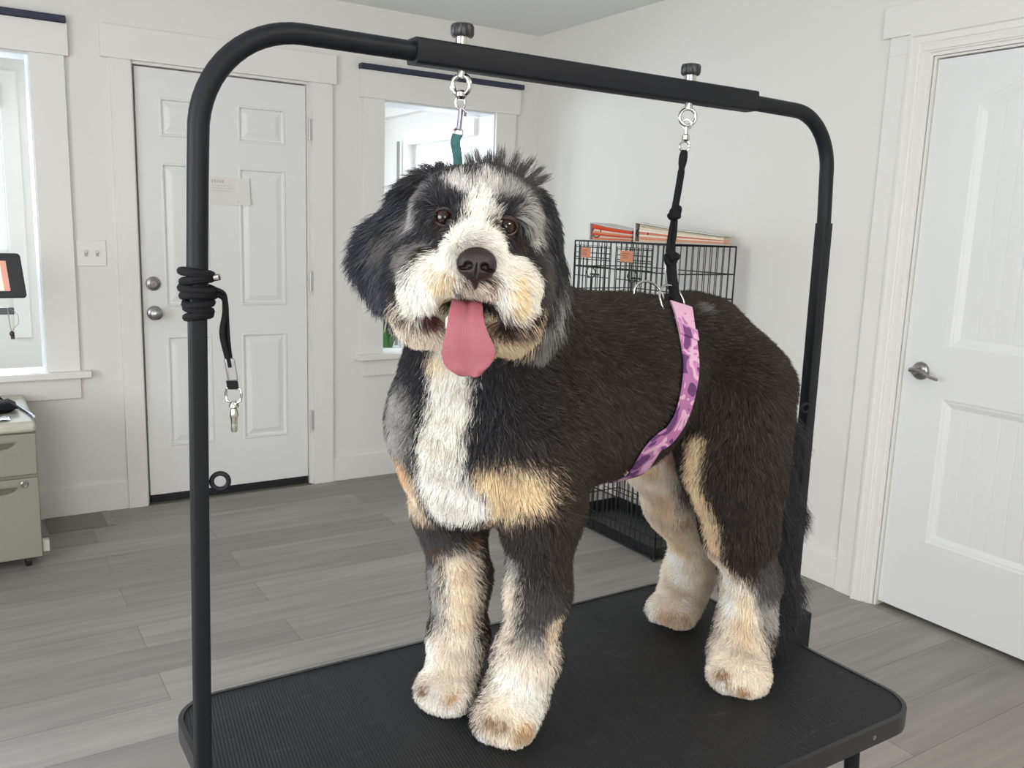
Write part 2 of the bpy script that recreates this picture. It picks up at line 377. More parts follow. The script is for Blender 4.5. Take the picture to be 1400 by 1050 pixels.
def knob_set(parent, p, ax, m, deadbolt=False):
    if deadbolt: MB().lathe(p, ax, [(.033, 0), (.033, .006), (.030, .012), (.020, .016), (.018, .017), (.017, .012), (.0105, .012), (.0105, .020), (0, .021)], 28).build('deadbolt', m, parent, smooth=True)
    else: MB().lathe(p, ax, [(.034, 0), (.034, .004), (.028, .010), (.013, .014), (.012, .028), (.018, .034), (.026, .044), (.028, .052), (.026, .060), (.017, .066), (0, .068)], 28).build('knob', m, parent, smooth=True)
knob_set(d1, (.800, D1Y, .928), (0, -1, 0), M['nickel']); knob_set(d1, (.799, D1Y, 1.066), (0, -1, 0), M['nickel'], True)
for z in (.351, 1.077, 1.825):
    MB().box(1.546, 1.566, YB-.022, D1Y+.004, z-.050, z+.050).lathe((1.5485, YB-.026, z-.052), (0, 0, 1), [(.005, 0), (.005, .104)], 10).build('hinge', mat('painted_hinge', srgb(206, 206, 202), .4, .3), d1)
# a taped notice on the door
nt_ = thing('paper_notice', (1.14, D1Y, 1.443), 'white paper notice with faint printed lines taped on the front door', 'notice')
nx = [1.010+.245*i/10 for i in range(11)]
bulge = lambda i, z: D1Y-.003-.004*(i/10)**2-.010*max(0, i-7)/3*(1.571-z)/.128
pm = MB()
for i in range(10):
    for za, zb in ((1.443, 1.507), (1.507, 1.571)):
        a = [(nx[i], bulge(i, za), za), (nx[i+1], bulge(i+1, za), za), (nx[i+1], bulge(i+1, zb), zb), (nx[i], bulge(i, zb), zb)]
        pm.add(a+[(x, y+.0006, z) for x, y, z in a], [(0, 1, 2, 3), (7, 6, 5, 4)])
pm.build('sheet', M['paper'], nt_, smooth=True)
ink = mat('faded_ink', srgb(192, 176, 174), .8)
pr = MB(); rnd = random.Random(3)
for k in range(5): pr.box(1.078+k*.012, 1.078+k*.012+.006, D1Y-.0050, D1Y-.0046, 1.544, 1.558)
pr.build('heading_print', ink, nt_)
for z, n in ((1.530, 7), (1.518, 9), (1.506, 6)):
    x = 1.078; pr = MB()
    for k in range(n):
        l = rnd.uniform(.006, .014); pr.box(x, x+l, D1Y-.0052, D1Y-.0048, z, z+.0022); x += l+.004
    pr.build('line_print', ink, nt_)
pr = MB(); pr.box(1.195, 1.203, D1Y-.0085, D1Y-.008, 1.462, 1.465).box(1.197, 1.205, D1Y-.0085, D1Y-.008, 1.454, 1.457)
pr.build('small_print', ink, nt_)
# casing and header of the front door
cs = MB(); cs.box(.648, .735, YB-.020, YB, 0, 2.053); cs.box(1.566, 1.672, YB-.020, YB, 0, 2.053)
cs.build('side_casing', M['trim'], d1, bevel=.0015)
MB().box(.612, 1.690, YB-.027, YB, 2.053, 2.190).build('head_casing', M['trim'], d1, bevel=.0015)
MB().box(.735, .741, YB-.004, YB+TW, 0, 2.045).box(1.545, 1.550, YB-.004, YB+TW, 0, 2.045).box(.741, 1.545, YB-.004, YB+TW, 2.041, 2.052).box(.741, 1.545, YB+.060, YB+.075, 0, .004).build('jamb', M['trim'], d1)
MB().box(.735, 1.55, YB-.02, YB+TW, 0, .004).build('threshold', M['beige_dark'], d1)
# back of the door opening toward the porch
MB().box(.741, 1.545, D1Y+.046, D1Y+.050, .004, 2.041).build('door_back', M['door'], d1)

# ---- side door (right wall): two recessed panels of beaded boards, the upper one arched
D2X = XR+.012
d2 = thing('door_2', (D2X, 1.49, 0), None, None, kind='structure')
to2 = lambda u, v, d: (D2X+d, u, v)
y0, y1, z0, z1 = 1.087, 1.893, .020, 2.000
pl, prr = 1.262, 1.720                                  # panel edges (y), the far edge is 1.720
lowp = (pl, prr+.012, .305, .835); upp = (pl, prr+.012, 1.022, 1.920)
mb = MB(); leaf(mb, to2, y0, y1, z0, z1, [lowp, upp])
def arch_z(u, e=0):
    a, b = upp[0], upp[1]; t = (u-a)/(b-a)
    return 1.838 + .080*math.sin(math.pi*min(1, max(0, t)))**.8
NA = 16
ua = [upp[0]+(upp[1]-upp[0])*i/NA for i in range(NA+1)]
for i in range(NA):                                     # spandrels above the arch
    mb.quad(to2(ua[i], arch_z(ua[i]), 0), to2(ua[i+1], arch_z(ua[i+1]), 0), to2(ua[i+1], upp[3], 0), to2(ua[i], upp[3], 0))
def outline(kind, e, dp):
    a, b, c, d = lowp if kind == 'low' else upp
    if kind == 'low': return [to2(a+e, c+e, dp), to2(b-e, c+e, dp), to2(b-e, d-e, dp), to2(a+e, d-e, dp)]
    pts = [to2(a+e, c+e, dp), to2(b-e, c+e, dp)]
    for i in range(NA, -1, -1):
        u = ua[i]; uu = a+e+(b-a-2*e)*(u-a)/(b-a); pts.append(to2(uu, arch_z(u)-e, dp))
    return pts
for kind in ('low', 'up'):
    L = [outline(kind, 0, 0), outline(kind, .006, .003), outline(kind, .012, .004), outline(kind, .030, .0125)]
    loft(mb, L)
    a, b, c, d = lowp if kind == 'low' else upp
    e, dp = .030, .0125; nb = 7
    xs = []
    for k in range(nb):
        ca = a+e+(b-a-2*e)*k/nb; cb = a+e+(b-a-2*e)*(k+1)/nb; xs.append((ca+(.0028 if k else 0), cb-(.0028 if k < nb-1 else 0), cb))
    top = (lambda u: d-e) if kind == 'low' else (lambda u: arch_z(a+(u-a-e)*(b-a)/(b-a-2*e))-e)
    for k, (p, q, cb) in enumerate(xs):
        sub = [p+(q-p)*i/4 for i in range(5)]
        for i in range(4): mb.quad(to2(sub[i], c+e, dp), to2(sub[i+1], c+e, dp), to2(sub[i+1], top(sub[i+1]), dp), to2(sub[i], top(sub[i]), dp))
        if k < nb-1:
            n2 = xs[k+1][0]
            mb.quad(to2(q, c+e, dp), to2(cb, c+e, dp+.0035), to2(cb, top(cb), dp+.0035), to2(q, top(q), dp)); mb.quad(to2(cb, c+e, dp+.0035), to2(n2, c+e, dp), to2(n2, top(n2), dp), to2(cb, top(cb), dp+.0035))
mb.box(D2X+.0165, D2X+.042, y0, y1, z0, z1)
for a in (y0, y1): mb.quad(to2(a, z0, 0), to2(a, z1, 0), to2(a, z1, .0165), to2(a, z0, .0165))
mb.quad(to2(y0, z0, 0), to2(y1, z0, 0), to2(y1, z0, .0165), to2(y0, z0, .0165)); mb.quad(to2(y0, z1, 0), to2(y1, z1, 0), to2(y1, z1, .0165), to2(y0, z1, .0165))
mb.build('door_leaf', M['door2'], d2)
ly, lz = 1.826, .922
MB().lathe((D2X, ly, lz), (-1, 0, 0), [(.033, 0), (.033, .004), (.030, .010), (.022, .014), (.012, .016), (.0105, .036), (.0105, .046)], 28).build('rosette', M['nickel'], d2, smooth=True)
lp = smooth_path([(D2X-.044, ly+.014, lz+.004), (D2X-.048, ly, lz+.006), (D2X-.048, ly-.030, lz+.004), (D2X-.046, ly-.062, lz-.010), (D2X-.044, ly-.092, lz-.016)], 5)
MB().tube(lp, [.0085-.004*abs(i/(len(lp)-1))**1.5 for i in range(len(lp))], 12).build('lever', M['nickel'], d2, smooth=True)
# moulded frame and flat outer casing
fr = MB()
prof = [(0, .012), (0, -.006), (.010, -.006), (.013, -.013), (.032, -.014), (.036, -.021), (.042, -.021), (.046, -.025), (.066, -.026), (.070, -.033), (.079, -.033), (.080, -.030), (.080, 0)]
pv = []
for e, x in prof: pv += [(XR+x, 1.905+e, 0), (XR+x, 1.905+e, 2.012+e), (XR+x, 1.075-e, 2.012+e), (XR+x, 1.075-e, 0)]
fr.add(pv, [(k*4+q_, k*4+q_+1, k*4+5+q_, k*4+4+q_) for k in range(len(prof)-1) for q_ in range(3)])
fr.box(XR+.002, XR+.128, 1.895, 1.9045, 0, 2.011).box(XR+.002, XR+.128, 1.0755, 1.085, 0, 2.011).box(XR+.002, XR+.128, 1.085, 1.895, 2.004, 2.011)
fr.build('moulded_frame', M['trim'], d2)
oc = MB(); oc.box(XR-.020, XR, 1.985, 2.068, 0, 2.030); oc.box(XR-.020, XR, .912, .995, 0, 2.030)
oc.build('side_casing', M['trim'], d2, bevel=.0015)
MB().box(XR-.027, XR, .880, 2.098, 2.092, 2.200).box(XR-.020, XR, .912, 2.068, 2.030, 2.092).build('head_casing', M['trim'], d2, bevel=.0015)
# unseen board added behind the side door to keep its floor gap dark
tag(MB().box(XR+.13, XR+.15, .9, 2.1, 0, 2.2).build('wall_gap_backing', M['wall']), kind='structure')

# ---- baseboards
bb = MB(); bb.box(XL, .648, YB-.015, YB, 0, .130); bb.box(1.672, XR, YB-.015, YB, 0, .130)
tag(bb.build('baseboard_back', M['trim'], bevel=.002), kind='structure')
bb = MB(); bb.box(XR-.015, XR, 2.070, YB-.015, 0, .128); bb.box(XR-.015, XR, YR, .910, 0, .128)
tag(bb.build('baseboard_right', M['trim'], bevel=.002), kind='structure')
bb = MB(); bb.box(XL, XL+.015, YR, YB-.015, 0, .128)
tag(bb.build('baseboard_left', M['trim'], bevel=.002), kind='structure')

# ---- light switch plate with two toggles
sw = thing('light_switch', (.5405, YB, 1.146), 'white double toggle light switch plate beside the front door', 'light switch')
MB().box(.480, .602, YB-.006, YB, 1.146, 1.262).build('plate', M['trim'], sw, bevel=.003)
for x in (.518, .564):
    MB().box(x-.006, x+.006, YB-.0075, YB-.005, 1.190, 1.216).build('toggle_slot', mat('switch_slot', srgb(176, 176, 170), .5), sw)
    MB().obox((x, YB-.011, 1.207), [(1, 0, 0), (0, -1, .5), (0, .5, 1)], (.0042, .008, .0045)).build('toggle', M['trim'], sw, bevel=.001)
# ---- floor register let into the planks by the left window
fg = thing('floor_vent', (.42, 4.23, 0), 'flat grey floor vent cover flush with planks below the left window', 'floor vent')
MB().box(.290, .553, 4.118, 4.338, 0, .003).build('cover', mat('vent_grey', srgb(124, 120, 116), .55, noise=.12, nscale=30, stretch=(2, 20, 1)), fg)
MB().box(.525, .553, 4.118, 4.338, .0028, .0042).build('border', mat('vent_border', srgb(150, 146, 141), .5), fg)
# little dark scuff on the wall
# ================================================================== filing cabinet by the left window and what stands on it
fc = thing('filing_cabinet', (.03, 3.99, 0), 'beige two drawer steel filing cabinet under the left window', 'filing cabinet')
cx0, cx1, cy0, cy1 = -.185, .237, 3.70, 4.30
MB().box(cx0, cx1, cy0+.018, cy1, .052, .575).build('body', M['beige'], fc, bevel=.004)
MB().box(cx0-.003, cx1+.001, cy0-.002, cy1, .552, .594).build('top', mat('lit_beige_top', srgb(190, 187, 174), .5, bump=.1, bscale=500), fc, bevel=.014)  # lighter copy of the cabinet beige: light on the top put into colour
for z0, z1 in ((.387, .548), (.054, .374)):
    dr = MB().box(cx0+.002, cx1-.002, cy0, cy0+.020, z0, z1).build('drawer', M['beige'], fc, bevel=.004)
    zz = z1-.030
    pts = [(cx0+.12, zz)] + [(.165-.0, zz)] + [(.165-.012*i/6-.05*(i/6)**2, zz-.026*math.sin(math.pi/2*i/6)) for i in range(1, 7)] + [(cx0+.12, zz-.026)]
    MB().prism([(x, cy0-.0012, z) for x, z in pts], (0, .004, 0)).build('pull_shade', M['beige_dark'], dr)  # flat dark face on the drawer; shade of the pull's hollow as colour
    MB().box(cx0+.11, .168, cy0-.006, cy0+.002, zz, zz+.005).build('pull_lip', M['beige'], dr, bevel=.002)
MB().lathe((.187, cy0, .352), (0, -1, 0), [(.013, 0), (.013, .003), (.010, .005), (.0075, .0045), (.0065, .006), (0, .006)], 24).box(.1862, .1878, cy0-.0065, cy0-.005, .349, .355).build('lock', M['nickel'], fc, smooth=True)
for x in (cx0+.05, cx1-.05):
    for y in (cy0+.07, cy1-.07):
        MB().lathe((x-.012, y, .026), (1, 0, 0), [(.018, 0), (.026, .003), (.026, .021), (.018, .024)], 18).box(x-.016, x+.016, y-.02, y+.02, .044, .054).build('caster', M['black_plastic'], fc, smooth=True)
MB().box(.238, .262, 3.735, 3.765, .060, .105).build('side_bracket', M['paper'], fc, bevel=.002)
# pouch, pen and foil packet on the cabinet
po = thing('pouch', (.02, 3.93, .594), 'black fabric pouch lying on the filing cabinet', 'pouch')
pb = MB(); nx_, ny_ = 12, 8
for sgn in (1, -1):
    g = [(-.13+.32*i/nx_, 3.86+.15*j/ny_, .594+.022+sgn*.022*(max(0, 1-(2*i/nx_-1)**6)*max(0, 1-(2*j/ny_-1)**6))**.5+(.006*math.sin(i*1.7+j) if sgn > 0 else 0)*(0 < i < nx_)*(0 < j < ny_)) for i in range(nx_+1) for j in range(ny_+1)]
    pb.add(g, [(i*(ny_+1)+j, (i+1)*(ny_+1)+j, (i+1)*(ny_+1)+j+1, i*(ny_+1)+j+1) for i in range(nx_) for j in range(ny_)])
pb.build('body', M['webbing'], po, smooth=True)
MB().tube(smooth_path([(-.10, 4.04, .64), (.03, 4.07, .665), (.115, 4.03, .648), (.155, 3.965, .622)], 6), 1, flat=(.004, .002)).build('strap', M['webbing'], po)
pe = thing('pen', (.222, 3.87, .594), 'blue and black pen lying on the corner of the filing cabinet', 'pen')
MB().tube([(.195, 4.01, .601), (.228, 3.82, .601)], [.006, .0062], 12).build('barrel', M['black_plastic'], pe, smooth=True)
MB().tube([(.2275, 3.823, .601), (.236, 3.770, .601)], [.0066, .0066], 12).build('cap', mat('blue_cap', srgb(96, 104, 150), .3), pe, smooth=True)
MB().tube([(.236, 3.770, .601), (.238, 3.760, .601)], [.005, .0045], 12).build('tip', mat('pen_white', srgb(220, 220, 226), .3), pe, smooth=True)
fp = MB()
g = [(-.08+.235*i/12, 3.735+.075*j/6, .5955+.004*(1+math.sin(i*1.9+j*2.3))*(1 if j < 6 else .3)) for i in range(13) for j in range(7)]
fp.add(g+[(x, y, z-.0012) for x, y, z in g], [(i*7+j, (i+1)*7+j, (i+1)*7+j+1, i*7+j+1) for i in range(12) for j in range(6)]+[tuple(91+k for k in (i*7+j+1, (i+1)*7+j+1, (i+1)*7+j, i*7+j)) for i in range(12) for j in range(6)])
tag(fp.build('foil_packet', mat('silver_foil', (.62, .66, .74, 1), .22, .9), smooth=True), 'crumpled silver foil packet beside the black pouch on the cabinet', 'packet')

# tablet on its stand, keys hanging from the stand arm
ts = thing('tablet_stand', (-.06, 3.62, .594), 'grey tablet stand on the filing cabinet with a flat arm below the screen', 'stand')
MB().lathe((-.06, 4.17, .594), (0, 0, 1), [(.085, 0), (.085, .008), (.02, .014)], 28).build('base', M['black_plastic'], ts, smooth=True)
MB().tube([(-.06, 4.17, .60), (-.06, 4.17, .98), (-.06, 4.08, 1.03), (-.06, 3.52, 1.05), (-.06, 3.485, 1.085)], .012, 12).build('post', M['black_metal'], ts, smooth=True)
MB().box(-.15, .178, 3.442, 3.462, 1.028, 1.052).build('arm', mat('grey_bar', srgb(92, 94, 100), .35, .3), ts, bevel=.003)
tb = thing('tablet', (.05, 3.45, 1.09), 'black framed tablet with a beige page on its screen, above the filing cabinet', 'tablet')
tc_, ta, tu, tn = Vector((.052, 3.447, 1.161)), Vector((1, -.06, 0)).normalized(), Vector((-.075, .315, .95)).normalized(), None
tn = ta.cross(tu).normalized()                            # faces the room
if tn.y > 0: tn = -tn
def slab(w, h, off, th, r=.012):
    pts = []
    for sx, sz, a0 in ((1, 1, 0), (-1, 1, 90), (-1, -1, 180), (1, -1, 270)):
        for j in range(6):
            a = math.radians(a0+18*j); pts.append(tc_ + ta*(sx*(w-r)+r*math.cos(a)) + tu*(sz*(h-r)+r*math.sin(a)) + tn*off)
    return pts, tn*th
MB().prism(*slab(.160, .078, -.006, .012)).build('case', M['black_plastic'], tb, bevel=.003)
def patch(u0, u1, v0, v1, e=.0066):
    q = lambda u, v, d: tc_ + ta*u + tu*v + tn*d
    return [q(u0, v0, e), q(u1, v0, e), q(u1, v1, e), q(u0, v1, e), q(u0, v0, e-.0004), q(u1, v0, e-.0004), q(u1, v1, e-.0004), q(u0, v1, e-.0004)], [(0, 1, 2, 3), (7, 6, 5, 4), (0, 4, 5, 1), (1, 5, 6, 2), (2, 6, 7, 3), (3, 7, 4, 0)]
def lit(name, c, e):
    m = mat(name, c, .3); p = m.node_tree.nodes['Principled BSDF']; p.inputs['Emission Color'].default_value = c; p.inputs['Emission Strength'].default_value = e; return m
scr = MB().add(*patch(-.125, .096, -.055, .050)).build('screen', lit('screen_page', srgb(222, 208, 196), .35), tb)
MB().add(*patch(.096, .114, -.055, .050, .0066)).build('screen_strip', lit('screen_strip', srgb(206, 150, 132), .3), scr)
for q_ in ((.030, .040, .018, .022), (.042, .050, .012, .017), (.052, .062, -.012, -.006), (.000, .012, .030, .034)): MB().add(*patch(*q_, .0072)).build('screen_mark', M['black_plastic'], scr)
kc = thing('key_cord', (.166, 3.44, .955), 'thin beaded cord with a small key charm hanging below the tablet', 'key cord')
MB().tube(smooth_path([(.158, 3.438, 1.052), (.160, 3.436, 1.02), (.163, 3.436, .985), (.166, 3.436, .968)], 5), .0014, 6).tube(smooth_path([(.158, 3.438, 1.052), (.185, 3.437, 1.03), (.188, 3.437, 1.00), (.176, 3.437, .985), (.168, 3.436, .972)], 5), .0009, 6).build('cord', mat('grey_cord', srgb(150, 146, 142), .5), kc)
MB().ball((.166, 3.436, .963), .008, 10, 6, (1, 1, 1.2)).box(.162, .174, 3.434, 3.438, .944, .958).build('charm', mat('dark_charm', srgb(70, 66, 66), .4, .5), kc, smooth=True)

# red-brown blind at the top of the porch window, plant on the porch floor seen under the ear
bl = thing('roller_blind', (-.49, PY1-.05, 1.98), 'dark red rolled blind at the top of the porch window', 'blind')
MB().box(-1.3, .312, PY1-.06, PY1-.02, 2.06, 2.12).build('head_box', mat('oxblood', srgb(88, 42, 46), .6), bl, bevel=.006)
MB().tube([(-1.29, PY1-.05, 2.02), (.300, PY1-.05, 2.02)], .040, 16).build('roll', mat('dark_oxblood', srgb(54, 30, 38), .7), bl, smooth=True)
pt = thing('potted_plant', (2.26, 4.95, .35), 'green leafy plant in a white pot on a stand behind the right window sill', 'plant')
MB().lathe((2.26, 4.95, .50), (0, 0, 1), [(.05, 0), (.072, .10), (.075, .13), (.066, .13), (.06, .11)], 24).build('pot', mat('white_pot', srgb(222, 224, 224), .4), pt, smooth=True)
MB().lathe((2.26, 4.95, .0), (0, 0, 1), [(.11, 0), (.11, .02), (.02, .03), (.02, .47), (.09, .48), (.09, .50)], 20).build('stand', M['black_metal'], pt, smooth=True)
lf = MB(); rp = random.Random(5)
for k in range(26):
    a = rp.uniform(0, 6.28); L = rp.uniform(.14, .30); b = Vector((2.26+.03*math.cos(a), 4.95+.03*math.sin(a), .62)); sp = rp.uniform(.02, .11)
    prev = None
    for i in range(7):
        t = i/6; c = b + Vector((math.cos(a)*sp*t**1.6, math.sin(a)*sp*t**1.6, L*t-.05*t*t)); wd = .016*math.sin(math.pi*min(.97, .12+.85*t)); s_ = Vector((-math.sin(a), math.cos(a), 0))
        cur = (c-s_*wd, c+Vector((0, 0, -.004)), c+s_*wd)
        if prev: lf.quad(prev[0], prev[1], cur[1], cur[0]); lf.quad(prev[1], prev[2], cur[2], cur[1])
        prev = cur
tag(lf.build('leaves', mat('leaf_green', srgb(78, 118, 70), .5, noise=.3, nscale=30), pt, smooth=True))

# ================================================================== stacked wire crates and the binders on top
def crate(z0, label, tray_label=None):
    x0, x1, yy0, yy1, h = 2.449, 2.797, 2.634, 3.300, .664
    z1 = z0+h
    t = thing('wire_crate', ((x0+x1)/2, (yy0+yy1)/2, z0), label, 'dog crate', 'stacked wire dog crates')
    R, T = .0036, .0021
    def panel(name, fixed, at, u0, u1, nv, hs, extra=None):
        mb = MB(); P = (lambda u, z: (at, u, z)) if fixed == 'x' else (lambda u, z: (u, at, z))
        za, zb = z0+.012, z1-R
        for i in range(nv+1):
            u = u0+(u1-u0)*i/nv; r = R if i in (0, nv) else T
            mb.tube([P(u, za), P(u, zb)], r, 6)
        for z in hs: mb.tube([P(u0, z), P(u1, z)], T*1.25, 6)
        mb.tube([P(u0, za), P(u1, za)], R, 6); mb.tube([P(u0, zb), P(u1, zb)], R, 6)
        if extra: extra(mb, P)
        return mb.build(name, M['wire'], t)
    hs = [z0+.10, z0+.21, z0+.32, z0+.44, z0+.545]
    def fine(mb, P):
        for ya, yb in ((3.035, 3.285), (2.760, 2.985)):
            for z in [z1-.03, z1-.055, z1-.085, z1-.115]: mb.tube([P(ya, z), P(yb, z)], T, 6)
    sp = panel('side_panel', 'x', x0, yy0, yy1, 20, hs, fine); panel('side_panel', 'x', x1, yy0, yy1, 18, hs)
    panel('end_panel', 'y', yy0, x0, x1, 10, hs); panel('end_panel', 'y', yy1, x0, x1, 10, hs)
    mb = MB()
    for i in range(11): mb.tube([(x0+(x1-x0)*i/10, yy0, z1-R), (x0+(x1-x0)*i/10, yy1, z1-R)], T, 6)
    for i in range(5): mb.tube([(x0, yy0+(yy1-yy0)*i/4, z1-R), (x1, yy0+(yy1-yy0)*i/4, z1-R)], R if i in (0, 4) else T*1.25, 6)
    mb.build('top_panel', M['wire'], t)
    tr = MB(); a, b, c, d = x0+.006, x1-.006, yy0+.006, yy1-.006
    tr.box(a, b, c, d, z0+.004, z0+.010); tr.box(a, a+.004, c, d, z0+.010, z0+.055); tr.box(b-.004, b, c, d, z0+.010, z0+.055); tr.box(a+.004, b-.004, c, c+.004, z0+.010, z0+.055); tr.box(a+.004, b-.004, d-.004, d, z0+.010, z0+.055)
    tr.build('tray', M['black_plastic'], t)
    for x in (x0, x1):
        for y in (yy0, yy1): MB().ball((x, y, z0+.008), .008, 8, 6).build('corner_foot', M['black_plastic'], t, smooth=True)
    for ya, yb in ((3.035, 3.285), (2.760, 2.985)):
        dm = MB(); X = x0-.0055
        rect = [(X, ya, z0+.10), (X, yb, z0+.10), (X, yb, z1-.022), (X, ya, z1-.022)]
        dm.tube(rect, .0026, 6, closed=True)
        for i in range(1, 8): dm.tube([(X, ya+(yb-ya)*i/8, z0+.10), (X, ya+(yb-ya)*i/8, z1-.022)], T, 6)
        for z in (z0+.24, z0+.36, z1-.16, z1-.075): dm.tube([(X, ya, z), (X, yb, z)], T, 6)
        dr = dm.build('door', M['wire'], t)
        yl = ya+.008 if ya < 2.9 else ya+.08; zl = z1-.155
        lm = MB(); X2 = X-.006; yl = (ya+yb)/2-.005
        lm.tube([(X2, yl-.030, zl+.022), (X2, yl-.010, zl+.036), (X2, yl+.022, zl+.036), (X2, yl+.034, zl+.012), (X2, yl+.020, zl-.010), (X2, yl-.012, zl-.010), (X2, yl-.030, zl+.004)], .0028, 6, closed=True)
        lm.tube([(X2, yl-.055, zl+.006), (X2, yl+.002, zl+.006)], .0045, 8).tube([(X2, yl, zl-.010), (X2, yl+.001, zl-.075), (X2, yl-.010, zl-.080), (X2, yl-.012, zl-.010)], .0026, 6)
        lm.build('latch', M['black_plastic'], dr)
    if z0 > .3:
        for ya, yb, za, zb in ((3.170, 3.240, 1.258, 1.304), (2.876, 2.958, 1.252, 1.300)):
            tgm = MB().box(x0-.0095, x0-.008, ya, yb, za, zb).build('warning_tag', M['tag'], t)
            pm = MB()
            for k, l in enumerate((.8, .6, .7)): pm.box(x0-.0100, x0-.0094, yb-.012-(yb-ya-.024)*l, yb-.012, zb-.014-k*.009, zb-.011-k*.009)
            pm.build('tag_print', mat('tag_ink', srgb(160, 84, 60), .7), tgm)
    return t
crate(0.0, 'black wire dog crate on the floor, lower of the stacked pair by the right wall')
crate(.672, 'black wire dog crate with two orange tags, upper of the stacked pair')
def binder(A, B, D, h0, h1, dep, label, seed):
    A, B = Vector(A), Vector(B); u = (B-A); L = u.length; u.normalize(); d = Vector((D[0], D[1], 0)).normalized(); Z = Vector((0, 0, 1))
    t = thing('ring_binder', A, label, 'binder', 'binders on the crates')
    white = mat('binder_white', srgb(214, 212, 206), .5)
    P = lambda s, y, z: A + u*s + d*y + Z*z
    MB().prism([P(0, 0, 0), P(L, 0, 0), P(L, dep, 0), P(0, dep, 0)], (0, 0, .0035)).build('bottom_cover', white, t)
    top = [P(0, 0, h0), P(L*.45, 0, h0*.45+h1*.55), P(L, 0, h1), P(L, dep, h1), P(L*.45, dep, h0*.45+h1*.55), P(0, dep, h0)]
    tv = top+[p+Z*.0035 for p in top]
    MB().add(tv, [(0, 1, 4, 5), (1, 2, 3, 4), (6, 11, 10, 7), (7, 10, 9, 8), (0, 6, 7, 1), (1, 7, 8, 2), (2, 8, 9, 3), (3, 9, 10, 4), (4, 10, 11, 5), (5, 11, 6, 0)]).build('top_cover', white, t)
    MB().prism([P(-.004, 0, 0), P(0.002, 0, 0), P(.002, dep, 0), P(-.004, dep, 0)], (0, 0, h0+.0035)).build('spine', white, t)
    cols = [(222, 132, 92), (238, 216, 196), (206, 84, 60), (226, 150, 112), (240, 226, 210), (214, 70, 44), (228, 96, 56)] if seed == 1 else [(232, 206, 182), (222, 150, 120), (238, 220, 204), (214, 140, 112), (240, 228, 214), (228, 214, 190), (196, 188, 168)]
    n = len(cols)
    ht = lambda s, f: .004 + f*((h0*(1-s/.45)+(h0*.45+h1*.55)*(s/.45) if s < .45 else (h0*.45+h1*.55)*(1-(s-.45)/.55)+h1*(s-.45)/.55)-.006)
    for k, c in enumerate(cols):
        mb = MB(); f0, f1 = k/n, (k+1)/n-.012; e = .004+.004*((k*7+seed) % 3)
        prev = None
        for s in (.045, .2, .45, .7, .985):
            cur = [P(L*s, e, ht(s, f0)), P(L*s, e, ht(s, f1)), P(L*s, dep-.01, ht(s, f1)), P(L*s, dep-.01, ht(s, f0))]
            if prev: mb.add(prev+cur, [(0, 4, 5, 1), (1, 5, 6, 2), (2, 6, 7, 3), (3, 7, 4, 0)])
            else: mb.quad(*cur)
            prev = cur
        mb.quad(*prev); mb.build('page_bundle', mat('pages', srgb(*c), .8, noise=.12, nscale=80), t)
    rg = MB()
    for y in (.012, dep/2, dep-.02): MB().tube(ring(P(.030, y, h0*.48), u, Z, h0*.30, 14), .0025, 6, closed=True).build('ring', M['black_metal'], t)
    return t
ZT = 1.3365
binder((2.47, 3.222, ZT), (2.545, 3.018, ZT), (.94, .34), .076, .046, .20, 'white ring binder stuffed with red and orange pages on the crates', 1)
binder((2.512, 2.958, ZT), (2.765, 2.672, ZT), (.85, .53), .082, .036, .155, 'longer white ring binder with cream and pink pages on the crates', 2)
# ================================================================== grooming table, overhead arm, loops
TZ, TX0, TX1, TY0, TY1 = .622, .247, 1.312, .742, 1.348
gt = thing('grooming_table', (.78, 1.045, 0), 'black grooming table with a ribbed rubber mat under the dog', 'table')
def rrect(x0, x1, y0, y1, r, z, n=8):
    out = []
    for cx, cy, a0 in ((x1-r, y1-r, 0), (x0+r, y1-r, 90), (x0+r, y0+r, 180), (x1-r, y0+r, 270)):
        out += [Vector((cx+r*math.cos(math.radians(a0+90*i/n)), cy+r*math.sin(math.radians(a0+90*i/n)), z)) for i in range(n+1)]
    return out
MB().prism(rrect(TX0+.008, TX1-.008, TY0+.008, TY1-.008, .062, TZ-.0265), (0, 0, .026)).build('top', M['mat'], gt)
eg = MB(); a = rrect(TX0, TX1, TY0, TY1, .070, 0)
b = rrect(TX0+.0075, TX1-.0075, TY0+.0075, TY1-.0075, .0625, 0); n = len(a)
prof = [(b, TZ-.030), (a, TZ-.030), (a, TZ-.001), (a, TZ+.0005), (b, TZ+.0012), (b, TZ-.004)]
vs = []
for L, z in prof: vs += [Vector((p.x, p.y, z)) for p in L]
eg.add(vs, [(k*n+i, k*n+(i+1) % n, ((k+1) % len(prof))*n+(i+1) % n, ((k+1) % len(prof))*n+i) for k in range(len(prof)) for i in range(n)])
eg.build('edge_trim', mat('trim_black', srgb(30, 31, 34), .38), gt, smooth=True)
for x in (1.18, .38):
    for y in (TY0, ):
        MB().lathe((x, y, TZ-.015), (0, -1, 0), [(.004, -.002), (.004, .001), (0, .0015)], 12).build('rivet', M['nickel'], gt, smooth=True)
MB().box(TX0+.06, TX1-.06, TY0+.06, TY0+.085, TZ-.062, TZ-.031).box(TX0+.06, TX1-.06, TY1-.085, TY1-.06, TZ-.062, TZ-.031).box(TX0+.06, TX0+.085, TY0+.085, TY1-.085, TZ-.062, TZ-.031).box(TX1-.085, TX1-.06, TY0+.085, TY1-.085, TZ-.062, TZ-.031).build('under_frame', M['black_metal'], gt)
